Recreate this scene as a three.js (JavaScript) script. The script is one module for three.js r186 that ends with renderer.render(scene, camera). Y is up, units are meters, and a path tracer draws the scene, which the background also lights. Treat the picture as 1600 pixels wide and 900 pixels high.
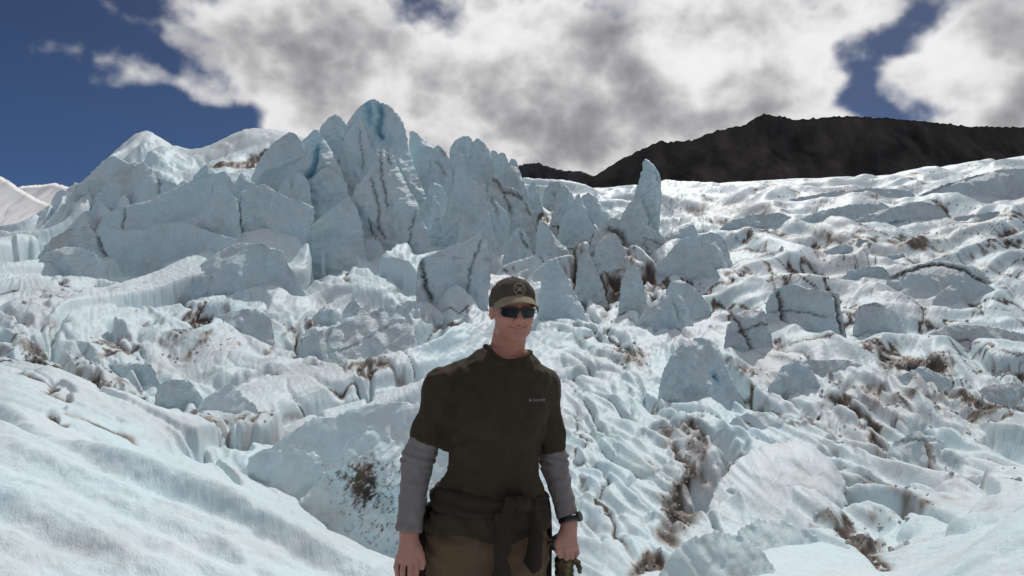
import * as THREE from 'three';
import { createNoise2D, createNoise3D } from 'simplex-noise';
import { mergeGeometries, mergeVertices } from 'three/addons/utils/BufferGeometryUtils.js';

// ---------------------------------------------------------------- camera, sky, sun, exposure
const scene = new THREE.Scene();
const EYE = 1.7;                 // metres above the ice where the man stands
const F = 1256, HX = 800, HY = 480;   // focal length and horizon in the photograph's pixels
const camera = new THREE.PerspectiveCamera(2 * Math.atan(450 / F) * 180 / Math.PI, 16 / 9, 0.1, 9000);
camera.position.set(0, EYE, 0);
camera.lookAt(0, EYE, -10);
camera.setViewOffset(1600, 900, 0, -(HY - 450), 1600, 900);   // level camera, lens shifted up a little
camera.updateProjectionMatrix();

const renderer = new THREE.WebGLRenderer({ antialias: true });
renderer.toneMapping = THREE.LinearToneMapping;
renderer.toneMappingExposure = 1.15;
renderer.shadowMap.enabled = true;

const SUN_AZ = 18 * Math.PI / 180, SUN_EL = 47 * Math.PI / 180;
const sunDir = new THREE.Vector3(Math.sin(SUN_AZ) * Math.cos(SUN_EL), Math.sin(SUN_EL), -Math.cos(SUN_AZ) * Math.cos(SUN_EL));
const sun = new THREE.DirectionalLight(new THREE.Color(1, 0.972, 0.935), 2.1);
sun.position.copy(sunDir).multiplyScalar(150);
sun.castShadow = true;
sun.shadow.mapSize.set(4096, 4096);
Object.assign(sun.shadow.camera, { left: -120, right: 120, top: 120, bottom: -120, near: 1, far: 400 });
scene.add(sun); scene.add(sun.target);

// ---------------------------------------------------------------- noise helpers
function rng(seed) { let a = seed >>> 0; return () => { a = (a + 0x6D2B79F5) | 0; let t = Math.imul(a ^ (a >>> 15), 1 | a); t = (t + Math.imul(t ^ (t >>> 7), 61 | t)) ^ t; return ((t ^ (t >>> 14)) >>> 0) / 4294967296; }; }
const n2 = createNoise2D(rng(11)), n3 = createNoise3D(rng(23));
const clamp = (x, a = 0, b = 1) => x < a ? a : x > b ? b : x;
const mix = (a, b, t) => a + (b - a) * t;
const sstep = (a, b, x) => { const t = clamp((x - a) / (b - a)); return t * t * (3 - 2 * t); };
const fbm2 = (x, y, o = 4) => { let s = 0, a = 0.5; for (let i = 0; i < o; i++) { s += a * n2(x + i * 17.3, y - i * 9.1); x *= 2.03; y *= 2.03; a *= 0.5; } return s; };
const fbm3 = (x, y, z, o = 4) => { let s = 0, a = 0.5; for (let i = 0; i < o; i++) { s += a * n3(x + i * 17.3, y - i * 9.1, z + i * 5.7); x *= 2.03; y *= 2.03; z *= 2.03; a *= 0.5; } return s; };
const ridged3 = (x, y, z, o = 4) => { let s = 0, a = 0.5; for (let i = 0; i < o; i++) { s += a * (1 - Math.abs(n3(x + i * 7.3, y, z - i * 3.1))); x *= 2.1; y *= 2.1; z *= 2.1; a *= 0.5; } return s; };
const billow = (x, y, z, o) => { let s = 0, a = 0.5; for (let i = 0; i < o; i++) { s += a * (2 * Math.abs(n3(x + i * 11.3, y - i * 4.7, z)) - 0.62); x *= 2.07; y *= 2.07; z *= 2.07; a *= 0.52; } return s; };
const hash = (i, j, k = 0) => { let h = Math.imul(i | 0, 374761393) ^ Math.imul(j | 0, 668265263) ^ Math.imul(k | 0, 1274126177); h = Math.imul(h ^ (h >>> 13), 1274126177); return ((h ^ (h >>> 16)) >>> 0) / 4294967296; };

// ---------------------------------------------------------------- the sky: air and clouds, by direction
{
  const W = 4096, H = 2048, data = new Float32Array(W * H * 4);
  // masses of cloud and open gaps: [azimuth, elevation, half width, half height] in degrees, strength
  const P = (px, py, rx, ry, s) => [Math.atan((px - HX) / F) * 57.2958, Math.atan((HY - py) / F * Math.cos(Math.atan((px - HX) / F))) * 57.2958, rx / 21.9, ry / 21.9, s];
  const COVER = [
    P(-60, 150, 300, 190, -1.25), P(150, 240, 260, 110, -1.2), P(330, 215, 70, 60, -0.9), P(40, 300, 220, 90, -1.0), P(-300, 150, 300, 260, -0.8),
    P(300, 135, 130, 24, 0.95), P(170, 105, 150, 20, 1.0), P(330, 60, 130, 60, 0.5), P(330, 15, 150, 40, 0.9), P(470, 70, 120, 90, 0.8), P(440, 175, 46, 40, 1.0), P(560, 150, 130, 80, 0.9),
    P(700, 15, 46, 26, -0.8), P(770, 100, 180, 90, 0.6), P(860, 60, 60, 18, -0.35), P(900, 200, 240, 90, 0.9), P(1050, 60, 180, 90, 0.8), P(1250, 60, 130, 90, 0.9), P(1060, 15, 16, 12, -0.5),
    P(1362, 150, 26, 55, -1.3), P(1420, 30, 50, 46, -1.2), P(1500, 25, 60, 30, -0.7), P(1440, 160, 34, 20, -0.6), P(1530, 120, 80, 60, 0.75), P(1640, 120, 100, 120, 0.9), P(1250, 150, 90, 40, 0.8),
  ];
  const SHADE = [
    P(975, 100, 52, 72, 1.0), P(985, 45, 44, 30, 0.5), P(1210, 35, 90, 30, 0.5), P(1220, 130, 48, 32, 0.75), P(1130, 175, 110, 28, 0.6), P(960, 200, 130, 50, 0.55), P(820, 205, 120, 60, 0.6), P(460, 110, 120, 60, 0.6),
    P(530, 60, 120, 40, 0.5), P(330, 60, 90, 40, 0.3), P(1590, 110, 30, 110, 0.6), P(1600, 170, 60, 50, 0.7), P(720, 130, 110, 70, 0.2),
    P(1060, 110, 70, 60, -0.6), P(760, 70, 90, 50, -0.7), P(1290, 90, 80, 60, -0.6), P(1500, 110, 70, 46, -0.6), P(900, 250, 100, 30, -0.35), P(600, 165, 60, 40, -0.4), P(420, 175, 26, 34, -0.8), P(1150, 90, 60, 40, -0.5),
  ];
  const add = (list, az, el) => { let s = 0; for (const [a, e, ra, re, k] of list) { const u = (az - a) / ra, v = (el - e) / re, q = u * u + v * v; if (q < 7) s += k * Math.exp(-q * 0.8); } return s; };
  const sd = sunDir;
  for (let j = 0; j < H; j++) {
    const el = ((j + 0.5) / H - 0.5) * Math.PI, ce = Math.cos(el), se = Math.sin(el);
    for (let i = 0; i < W; i++) {
      const th = ((i + 0.5) / W - 0.5) * 2 * Math.PI;
      const x = Math.cos(th) * ce, z = Math.sin(th) * ce, y = se, o = (j * W + i) * 4;
      let r, g, b;
      if (el < -0.02) { r = 0.34; g = 0.38; b = 0.42; data.set([r, g, b, 1], o); continue; }
      const az = Math.atan2(x, -z) * 57.2958, eld = el * 57.2958;
      // cloud layer seen in perspective, so that far clouds flatten towards the horizon
      const q = 1 / (Math.max(y, 0) + 0.32);
      const cx = x * q, cz = z * q;
      const inFront = Math.abs(az) < 75, oct = Math.abs(az) < 42 && eld < 32 ? 6 : 4;
      const wx = fbm3(cx * 3, y * 3, cz * 3 + 7, 2), wy = fbm3(cx * 3 + 31, y * 3, cz * 3, 2);
      const u = az + wx * 3.0, v = eld + wy * 2.2;
      const big = fbm3(x * 4.2, y * 6.0, z * 4.2, oct), fine = fbm3(x * 19 + 3, y * 24, z * 19, oct - 1), puff = billow(x * 11, y * 14, z * 11, oct - 1);
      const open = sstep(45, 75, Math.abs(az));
      const wisp = n3(x * 5 + wx, y * 26 + x * 9 + wy * 2, z * 5) * 0.18;
      const cover = mix(0.40, -0.15 + 0.6 * sstep(22, 45, eld), open) + wisp + big * 1.2 + fine * 0.5 + puff * 0.45 + (inFront ? add(COVER, u, v) : 0);  // high cloud out of view is added as fill for the shaded ice
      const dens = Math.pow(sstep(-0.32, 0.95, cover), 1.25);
      // backlit cloud: the thicker it is, the less light comes through
      const thick = 0.34 * cover + 0.62 * fbm3(x * 5.5 + 9, y * 8 + 2, z * 5.5 + 4, oct) + 0.22 * fine + 0.22 * puff + 0.9 * (inFront ? add(SHADE, u, v) : 0) - 0.12;
      const shade = 1 - Math.exp(-1.35 * Math.log(1 + Math.exp(5 * (thick - 0.30))) / 5);
      const toSun = Math.max(0, x * sd.x + y * sd.y + z * sd.z);
      const glow = 0.80 + 0.30 * Math.pow(toSun, 3);
      const lift = sstep(0.0, 0.55, y);
      // air
      const k = Math.pow(1 - clamp(y), 3.0);
      r = mix(0.002, 0.062, k); g = mix(0.008, 0.130, k); b = mix(0.034, 0.30, k);
      const hz = Math.pow(toSun, 5) * 0.10; r += hz; g += hz; b += hz * 1.1;
      // cloud
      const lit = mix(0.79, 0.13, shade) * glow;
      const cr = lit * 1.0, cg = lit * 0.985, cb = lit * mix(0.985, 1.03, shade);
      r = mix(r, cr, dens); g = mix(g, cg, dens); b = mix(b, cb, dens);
      data[o] = r; data[o + 1] = g; data[o + 2] = b; data[o + 3] = 1;
    }
  }
  { const v = [], c = []; for (let j = Math.floor(H * (0.5 + 10 / 180)); j < H * (0.5 + 20 / 180); j += 4) for (let i = 0; i < W; i += 16) { v.push(data[(j * W + i) * 4]); c.push(data[(j * W + i) * 4 + 2]); } v.sort((a, b) => a - b); c.sort((a, b) => a - b); console.log('sky median', v[v.length >> 1], c[c.length >> 1]); }
  const sky = new THREE.DataTexture(data, W, H, THREE.RGBAFormat, THREE.FloatType);
  sky.mapping = THREE.EquirectangularReflectionMapping;
  sky.magFilter = sky.minFilter = THREE.LinearFilter;
  sky.colorSpace = THREE.LinearSRGBColorSpace;
  sky.needsUpdate = true;
  scene.background = sky;
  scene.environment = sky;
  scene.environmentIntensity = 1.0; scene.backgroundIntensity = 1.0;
}

// ---------------------------------------------------------------- naming helpers
const taken = {};
function numbered(name) { const n = taken[name] = (taken[name] ?? -1) + 1; return n ? `${name}_${String(n).padStart(3, '0')}` : name; }
function addMesh(name, geo, mat, parent = scene) {
  const m = new THREE.Mesh(geo, mat); m.name = parent === scene ? numbered(name) : name;
  m.castShadow = m.receiveShadow = true; parent.add(m); return m;
}
function tag(o, label, category, group) { o.userData.label = label; o.userData.category = category; if (group) o.userData.group = group; return o; }
function structure(o) { o.userData.kind = 'structure'; return o; }
// ---------------------------------------------------------------- the glacier surface
// Survey of the glacier: heights are given as sight lines (photograph rows) at surveyed distances, per column.
const DK = [0.8, 1.5, 2.3, 3.1, 4.2, 5.4, 7, 9, 10.76, 12.35, 14.3, 16.53, 18.99, 21.62, 24.41, 27.65, 31.53, 36.21, 41.28, 47.13, 55.65, 68.92];
const PX = [-500, -200, 0, 200, 300, 400, 620, 800, 1000, 1200, 1400, 1600, 1800, 2100];
const gen = { 7: 890, 9: 812, 10.76: 742, 12.35: 695, 14.3: 645, 16.53: 592, 18.99: 538, 21.62: 488, 24.41: 437, 27.65: 388, 31.53: 338, 36.21: 300, 41.28: 285, 47.13: 300, 55.65: 340, 68.92: 390 };
const row = (o) => DK.map(d => o[d] ?? gen[d]);
const nearH = (hs) => { const o = {}; [0.8, 1.5, 2.3, 3.1, 4.2, 5.4].forEach((d, i) => o[d] = HY - (hs[i]) * F / d); return o; };   // heights relative to the eye
const TABLE = [
  row({ ...nearH([-1.6, -1.45, -1.25, -1.05, -0.85, -0.6]), 7: 590, 9: 600, 10.76: 600, 12.35: 590, 14.3: 560, 16.53: 520, 18.99: 480, 21.62: 460, 24.41: 450, 27.65: 460, 31.53: 470, 36.21: 475, 41.28: 480, 47.13: 480, 55.65: 485, 68.92: 490 }),
  row({ ...nearH([-1.65, -1.5, -1.32, -1.15, -0.97, -0.74]), 7: 650, 9: 660, 10.76: 625, 12.35: 595, 14.3: 558, 16.53: 515, 18.99: 465, 21.62: 425, 24.41: 415, 27.65: 430, 31.53: 450, 36.21: 460, 41.28: 470, 47.13: 480, 55.65: 485, 68.92: 490 }),
  row({ ...nearH([-1.68, -1.55, -1.40, -1.23, -1.05, -0.83]), 7: 648, 9: 598, 10.76: 574, 12.35: 592, 14.3: 556, 16.53: 510, 18.99: 455, 21.62: 405, 24.41: 386, 27.65: 400, 31.53: 425, 36.21: 450, 41.28: 465, 47.13: 478, 55.65: 485, 68.92: 490 }),
  row({ ...nearH([-1.7, -1.6, -1.50, -1.38, -1.24, -1.10]), 7: 728, 9: 662, 10.76: 628, 12.35: 648, 14.3: 600, 16.53: 548, 18.99: 495, 21.62: 448, 24.41: 405, 27.65: 345, 31.53: 268, 36.21: 238, 41.28: 227, 47.13: 260, 55.65: 340, 68.92: 390 }),
  row({ ...nearH([-1.7, -1.62, -1.55, -1.45, -1.345, -1.25]), 7: 780, 9: 720, 10.76: 675, 12.35: 655, 14.3: 618, 16.53: 568, 18.99: 518, 21.62: 470, 24.41: 424, 27.65: 362, 31.53: 290, 36.21: 248, 41.28: 229, 47.13: 262, 55.65: 340, 68.92: 390 }),
  row({ ...nearH([-1.7, -1.65, -1.6, -1.52, -1.45, -1.40]), 7: 832, 9: 778, 10.76: 722, 12.35: 692, 14.3: 640, 16.53: 590, 18.99: 540, 21.62: 490, 24.41: 440, 27.65: 372, 31.53: 300, 36.21: 245, 41.28: 206, 47.13: 232, 55.65: 330, 68.92: 390 }),
  row({ ...nearH([-1.7, -1.68, -1.66, -1.66, -1.68, -1.76]), 7: 900, 9: 830, 27.65: 378, 31.53: 320, 36.21: 262, 41.28: 235, 47.13: 262, 55.65: 330 }),
  row({ ...nearH([-1.7, -1.69, -1.69, -1.70, -1.78, -1.98]), 7: 912, 9: 835, 27.65: 394, 31.53: 342, 36.21: 305, 41.28: 290, 47.13: 310 }),
  row({ ...nearH([-1.7, -1.7, -1.7, -1.74, -1.88, -2.12]), 7: 910, 9: 822, 24.41: 432, 27.65: 386, 31.53: 345, 36.21: 312, 41.28: 290 }),
  row({ ...nearH([-1.7, -1.69, -1.68, -1.72, -1.84, -2.08]), 7: 895, 9: 815, 10.76: 750, 12.35: 702, 41.28: 287 }),
  row({ ...nearH([-1.68, -1.66, -1.64, -1.66, -1.74, -1.95]), 7: 885, 9: 815, 10.76: 752, 12.35: 706, 14.3: 652, 31.53: 334, 36.21: 294, 41.28: 271, 47.13: 285 }),
  row({ ...nearH([-1.66, -1.6, -1.54, -1.5, -1.46, -1.42]), 7: 790, 9: 775, 10.76: 740, 12.35: 700, 14.3: 650, 16.53: 597, 18.99: 540, 21.62: 482, 24.41: 428, 27.65: 376, 31.53: 322, 36.21: 275, 41.28: 244, 47.13: 262, 55.65: 310 }),
  row({ ...nearH([-1.64, -1.55, -1.45, -1.36, -1.25, -1.15]), 7: 720, 9: 730, 10.76: 720, 12.35: 690, 14.3: 640, 16.53: 590, 18.99: 532, 21.62: 474, 24.41: 420, 27.65: 366, 31.53: 308, 36.21: 262, 41.28: 236, 47.13: 255, 55.65: 310 }),
  row({ ...nearH([-1.62, -1.5, -1.4, -1.28, -1.1, -0.95]), 7: 690, 9: 700, 10.76: 700, 12.35: 680, 14.3: 630, 16.53: 580, 18.99: 520, 21.62: 465, 24.41: 410, 27.65: 356, 31.53: 300, 36.21: 260, 41.28: 236, 47.13: 255, 55.65: 310 }),
];
const HT = TABLE.map(r => r.map((py, i) => (HY - py) / F * DK[i]));   // heights above the eye
const LD = DK.map(Math.log);
function cub(p0, p1, p2, p3, t) { return p1 + 0.5 * t * (p2 - p0 + t * (2 * p0 - 5 * p1 + 4 * p2 - p3 + t * (3 * (p1 - p2) + p3 - p0))); }
function baseH(x, d) {                         // height above the eye at x (right) and d (distance ahead)
  const px = clamp(HX + F * x / d, PX[0], PX[PX.length - 1] - 0.01), l = clamp(Math.log(d), LD[0], LD[LD.length - 1] - 1e-4);
  let i = 0; while (i < PX.length - 2 && PX[i + 1] <= px) i++;
  let j = 0; while (j < LD.length - 2 && LD[j + 1] <= l) j++;
  const tx = (px - PX[i]) / (PX[i + 1] - PX[i]), tl = (l - LD[j]) / (LD[j + 1] - LD[j]);
  const ci = k => clamp(k, 0, PX.length - 1), cj = k => clamp(k, 0, LD.length - 1);
  const c = []; for (let k = -1; k <= 2; k++) { const r = HT[ci(i + k)]; c.push(cub(r[cj(j - 1)], r[j], r[cj(j + 1)], r[cj(j + 2)], tl)); }
  return cub(c[0], c[1], c[2], c[3], tx);
}
function surfaceAt(px, py, dmin = 6, dmax = 47) {   // where a sight line meets the surveyed surface
  const a = (px - HX) / F, e = (HY - py) / F; let prev = -1;
  for (let d = dmin; d < dmax; d *= 1.012) { const s = baseH(a * d, d) - e * d; if (s > 0) { return [a * d, d]; } }
  return [a * dmax, dmax];
}

// scarps and crevices: polylines on the surface. [points, height of the step behind it, reach of the step, groove width, groove depth, dirt]
const SC = [], KD = 0.38;          // distances to a line count less up the slope than across it
function scarp(pts, o = {}) {
  const w = pts.map(([x, y]) => surfaceAt(x, y, o.dmin ?? 6));
  const dm = w.reduce((s, p) => s + p[1], 0) / w.length, px = dm / F;       // metres per photograph pixel there
  SC.push({ w: w.map(([x, d]) => [x, d * KD]), step: (o.step ?? 0) * px * (o.dmin === 3 ? 1 : 0.55), reach: (o.reach ?? 60) * px, gw: (o.gw ?? 5) * px, gd: (o.gd ?? 6) * px, dirt: o.dirt ?? 0, dw: (o.dw ?? o.gw ?? 5) * px * (o.step ? 0.62 : 0.72), seed: SC.length });
}
// --- the foreground bank: grooves running down to the right
scarp([[-40, 640], [40, 672], [150, 725], [250, 770], [370, 825], [480, 880], [600, 945]], { dmin: 3, step: 30, reach: 80, gw: 16, gd: 10 });
scarp([[-40, 700], [60, 735], [170, 785], [300, 850], [380, 900]], { dmin: 3, step: 5, reach: 60, gw: 12, gd: 7 });
scarp([[100, 735], [220, 790], [330, 835], [430, 890]], { dmin: 3, step: 4, reach: 40, gw: 8, gd: 5 });
scarp([[-40, 780], [60, 830], [160, 880]], { dmin: 3, step: 6, reach: 70, gw: 14, gd: 6 });
scarp([[0, 690], [50, 712], [110, 745]], { dmin: 3, gw: 9, gd: 6 });
scarp([[1600, 780], [1540, 830], [1470, 900]], { dmin: 4, gw: 14, gd: 6 });
// --- left mid slope
scarp([[60, 410], [90, 418], [110, 438]], { step: 8, gw: 5, gd: 8, dirt: 0.9 });
scarp([[0, 485], [12, 500], [30, 525]], { step: 14, gw: 5, gd: 8, dirt: 0.8 });
scarp([[40, 520], [85, 515], [100, 530]], { step: 14, reach: 90, gw: 4, gd: 8, dirt: 0.5 });
scarp([[60, 440], [68, 480], [80, 510]], { gw: 4, gd: 7, dirt: 0.25 });
scarp([[110, 455], [118, 480]], { gw: 3, gd: 5, dirt: 0.4 });
scarp([[140, 560], [165, 545], [180, 548], [190, 570]], { step: 16, reach: 60, gw: 5, gd: 9, dirt: 0.85, dw: 10 });
scarp([[232, 530], [245, 520], [262, 514]], { step: 22, reach: 50, gw: 6, gd: 14, dirt: 0.6 });
scarp([[303, 465], [302, 490], [298, 510]], { gw: 4, gd: 16, dirt: 0.85 });
scarp([[240, 470], [243, 495], [240, 515]], { gw: 3, gd: 6, dirt: 0.4 });
scarp([[312, 510], [320, 530], [325, 545]], { gw: 8, gd: 16, dirt: 0.95 });
scarp([[296, 510], [300, 535], [298, 550]], { gw: 7, gd: 12, dirt: 0.9 });
scarp([[0, 578], [20, 566], [70, 580], [120, 588], [180, 610], [220, 625]], { step: 12, reach: 60, gw: 4, gd: 6, dirt: 0.75, dw: 7 });
scarp([[40, 580], [80, 606], [100, 625]], { step: 14, reach: 40, gw: 6, gd: 10, dirt: 0.6, dw: 9 });
scarp([[100, 660], [130, 668], [165, 676], [215, 690]], { step: 18, reach: 50, gw: 6, gd: 8, dirt: 0.5, dw: 12 });
scarp([[70, 650], [85, 665], [110, 672]], { step: 10, reach: 40, gw: 5, gd: 7, dirt: 0.5, dw: 8 });
scarp([[310, 505], [350, 482], [400, 482], [425, 495]], { step: 20, reach: 70, gw: 4, gd: 6 });
scarp([[426, 490], [425, 505], [435, 520]], { gw: 3, gd: 10, dirt: 0.3 });
scarp([[465, 538], [468, 560], [470, 585]], { gw: 4, gd: 14, dirt: 0.9 });
scarp([[508, 520], [512, 545], [510, 570]], { gw: 3, gd: 10, dirt: 0.35 });
scarp([[512, 540], [540, 560], [580, 530], [610, 508], [640, 500]], { gw: 3, gd: 7, dirt: 0.4 });
scarp([[525, 565], [532, 590], [540, 612]], { gw: 3, gd: 10, dirt: 0.5 });
scarp([[500, 395], [520, 420], [535, 445], [545, 465]], { step: 8, gw: 4, gd: 9, dirt: 0.7 });
scarp([[500, 520], [560, 496], [620, 474], [680, 470], [740, 488]], { step: 20, reach: 90, gw: 3, gd: 4 });
scarp([[620, 475], [632, 500], [640, 530], [660, 545]], { gw: 4, gd: 9, dirt: 0.2 });
scarp([[330, 620], [380, 612], [420, 615], [470, 600], [500, 600]], { step: 16, reach: 60, gw: 4, gd: 6, dirt: 0.35 });
scarp([[410, 614], [440, 610], [480, 604]], { gw: 3, gd: 5, dirt: 0.5 });
scarp([[540, 612], [575, 605], [600, 600], [640, 600]], { step: 10, reach: 40, gw: 4, gd: 6, dirt: 0.6, dw: 8 });
scarp([[250, 560], [300, 545], [360, 550], [420, 540]], { step: 14, reach: 60, gw: 4, gd: 5, dirt: 0.2 });
// --- fluted ridge right of the man: long grooves running down to the right
for (const [a, b, c, dirt] of [
  [[880, 640], [930, 740], [985, 880], 0.75], [[900, 600], [960, 700], [1040, 860], 0.2], [[880, 700], [900, 760], [950, 870], 0.35], [[940, 600], [1010, 690], [1075, 770], 0.25],
  [[960, 580], [1040, 660], [1090, 700], 0.4], [[870, 560], [900, 620], [960, 720], 0.15], [[850, 520], [920, 560], [1000, 600], 0.3], [[880, 500], [950, 545], [1000, 570], 0.5], [[930, 520], [975, 550], [992, 575], 0.75],
  [[990, 620], [1050, 670], [1090, 700], 0.2], [[840, 480], [880, 510], [930, 530], 0.15], [[900, 690], [960, 800], [1000, 850], 0.15],
]) scarp([a, b, c], { step: 7, reach: 30, gw: 4, gd: 8, dirt, dw: 5 });
scarp([[1040, 690], [1075, 740], [1060, 790], [1040, 850]], { gw: 12, gd: 14, dirt: 0.55, dw: 26 });
scarp([[1075, 665], [1100, 680], [1115, 700], [1118, 740]], { gw: 10, gd: 14, dirt: 0.5, dw: 20 });
scarp([[1085, 790], [1110, 740], [1125, 720], [1150, 700]], { gw: 9, gd: 26, dirt: 0 });
scarp([[990, 895], [1020, 880], [1045, 880]], { gw: 10, gd: 10, dirt: 1, dw: 18 });
// --- centre right jumble
scarp([[880, 380], [900, 420], [915, 470]], { gw: 7, gd: 18, dirt: 0.9, dw: 10 });
scarp([[905, 360], [925, 400], [935, 440], [950, 470]], { gw: 6, gd: 18, dirt: 0.9, dw: 12 });
scarp([[860, 350], [880, 385], [905, 410]], { gw: 6, gd: 12, dirt: 0.8, dw: 14 });
scarp([[940, 400], [960, 430], [1000, 440], [1030, 430]], { gw: 7, gd: 20, dirt: 1, dw: 12 });
scarp([[1010, 470], [1020, 450], [1040, 435]], { gw: 5, gd: 14, dirt: 0.9 });
scarp([[995, 480], [990, 510]], { gw: 4, gd: 14, dirt: 0.2 });
scarp([[1028, 418], [1050, 420], [1070, 440], [1090, 460], [1130, 452], [1180, 436]], { step: 12, reach: 50, gw: 5, gd: 12, dirt: 1 });
scarp([[1100, 480], [1130, 478], [1165, 485], [1200, 482]], { step: 10, reach: 50, gw: 5, gd: 9, dirt: 0.8 });
scarp([[1140, 480], [1160, 510], [1175, 545]], { gw: 5, gd: 10, dirt: 0.9 });
scarp([[1180, 540], [1160, 515], [1150, 500]], { gw: 4, gd: 8, dirt: 0.7 });
scarp([[1130, 560], [1150, 590], [1175, 600]], { step: 8, gw: 6, gd: 10, dirt: 0.6 });
scarp([[1130, 590], [1160, 620], [1180, 630]], { step: 8, gw: 6, gd: 9, dirt: 0.7 });
scarp([[1130, 530], [1180, 540], [1230, 560], [1290, 600]], { step: 10, reach: 60, gw: 5, gd: 8, dirt: 0.7 });
// --- right: overlapping scales
for (const [pts, o] of [
  [[[1200, 450], [1235, 442], [1270, 452], [1310, 455]], { step: 18, dirt: 0.95 }],
  [[[1215, 450], [1225, 485], [1232, 515]], { gw: 7, gd: 14, dirt: 0.9 }],
  [[[1303, 455], [1310, 490], [1320, 520]], { gw: 5, gd: 12, dirt: 0.9 }],
  [[[1330, 520], [1335, 490], [1345, 480]], { gw: 4, gd: 9, dirt: 0.9 }],
  [[[1190, 490], [1240, 485], [1300, 495], [1335, 500]], { step: 6, gw: 3, gd: 5, dirt: 0.8 }],
  [[[1385, 425], [1430, 412], [1460, 405], [1500, 412], [1530, 430], [1560, 445]], { step: 24, reach: 80, dirt: 1 }],
  [[[1250, 385], [1290, 378], [1330, 385], [1380, 378], [1420, 372]], { step: 12, dirt: 0.9 }],
  [[[1390, 390], [1420, 385], [1440, 395]], { step: 4, dirt: 1, dw: 12 }],
  [[[1400, 385], [1430, 372], [1480, 365], [1540, 360], [1600, 335]], { step: 16, dirt: 0.9 }],
  [[[1540, 400], [1570, 390], [1600, 388]], { step: 14, dirt: 0.95 }],
  [[[1555, 385], [1575, 372], [1600, 366]], { gw: 8, gd: 12, dirt: 0.9, dw: 10 }],
  [[[1200, 340], [1250, 325], [1310, 315], [1380, 310]], { step: 10, dirt: 0.35 }],
  [[[1240, 350], [1290, 325], [1340, 318], [1400, 305]], { step: 12, dirt: 0.4 }],
  [[[1320, 350], [1370, 335], [1430, 315], [1470, 325]], { step: 16, dirt: 0.5 }],
  [[[1420, 305], [1480, 275], [1540, 255], [1580, 245]], { step: 10, dirt: 0.3 }],
  [[[1450, 320], [1480, 330], [1500, 340]], { gw: 4, gd: 8, dirt: 0.8 }],
  [[[1100, 345], [1150, 345], [1200, 335], [1260, 310]], { step: 9, dirt: 0.35 }],
  [[[1060, 330], [1110, 330], [1170, 318], [1220, 300]], { step: 10, dirt: 0.45 }],
  [[[1140, 390], [1160, 385], [1180, 392], [1200, 390]], { step: 16, dirt: 0.95 }],
  [[[1140, 375], [1170, 372], [1210, 368], [1260, 370]], { step: 9, dirt: 0.75 }],
  [[[1230, 430], [1270, 415], [1300, 418]], { step: 8, dirt: 0.75 }],
  [[[1330, 420], [1360, 435], [1390, 450], [1420, 460], [1450, 500]], { step: 10, dirt: 0.8 }],
  [[[1420, 460], [1440, 490], [1455, 520]], { gw: 5, gd: 10, dirt: 0.8 }],
  [[[1455, 505], [1480, 508], [1520, 500]], { step: 8, dirt: 0.9 }],
  [[[1525, 500], [1535, 487], [1560, 484], [1600, 486]], { step: 20, gd: 12, dirt: 1 }],
  [[[1540, 440], [1570, 430], [1600, 440]], { step: 10, dirt: 0.8 }],
  [[[1460, 430], [1500, 425], [1540, 440]], { step: 8, dirt: 0.8 }],
  [[[1290, 500], [1325, 530], [1345, 545], [1370, 550]], { step: 10, dirt: 0.7 }],
  [[[1220, 560], [1260, 560], [1330, 562], [1380, 575]], { step: 14, dirt: 0.7 }],
  [[[1370, 560], [1400, 565], [1450, 575], [1490, 590]], { step: 10, reach: 60, gw: 9, gd: 9, dirt: 1, dw: 20 }],
  [[[1440, 520], [1480, 545], [1540, 565], [1600, 580]], { step: 6, dirt: 0.7 }],
  [[[1460, 505], [1520, 520], [1600, 540]], { step: 5, dirt: 0.6 }],
  [[[1390, 590], [1440, 570], [1480, 590], [1500, 610]], { step: 14, dirt: 0.5 }],
  [[[1500, 610], [1540, 640], [1600, 660]], { step: 9, dirt: 0.7, dw: 9 }],
  [[[1480, 625], [1520, 650], [1580, 670]], { step: 6, dirt: 0.8, dw: 12 }],
  [[[1290, 600], [1330, 640], [1365, 685]], { gw: 9, gd: 12, dirt: 0.8, dw: 14 }],
  [[[1200, 590], [1250, 640], [1310, 700], [1360, 740]], { step: 7, gw: 5, gd: 9, dirt: 0.6 }],
  [[[1190, 620], [1250, 690], [1330, 750], [1390, 765]], { step: 7, gw: 5, gd: 9, dirt: 0.45 }],
  [[[1365, 685], [1400, 720], [1425, 750]], { gw: 10, gd: 10, dirt: 0.75, dw: 16 }],
  [[[1385, 680], [1430, 670], [1480, 700], [1490, 735]], { step: 16, gw: 4, gd: 8, dirt: 0.4 }],
  [[[1440, 755], [1500, 735], [1560, 745], [1600, 755]], { step: 10, gw: 5, gd: 8, dirt: 0.15 }],
  [[[1450, 780], [1520, 775], [1580, 770]], { step: 8, gw: 5, gd: 8, dirt: 0.15 }],
  [[[1310, 800], [1320, 830], [1360, 860], [1390, 890]], { gw: 12, gd: 10, dirt: 0.85, dw: 16 }],
  [[[1540, 670], [1570, 668], [1600, 672]], { step: 6, dirt: 0.9 }],
  [[[1420, 680], [1470, 690], [1530, 680]], { step: 10, dirt: 0.3 }],
]) scarp(pts, { step: 10, reach: 55, gw: 4, gd: 6, ...o });
// far left snow ridge: slits and the strip of rubble below it
for (const [x, y, l] of [[295, 232, 14], [308, 233, 12], [323, 236, 22], [352, 238, 20]]) scarp([[x, y], [x - 2, y + l]], { dmin: 34, gw: 2.5, gd: 3, dirt: 0.35 });

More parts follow.
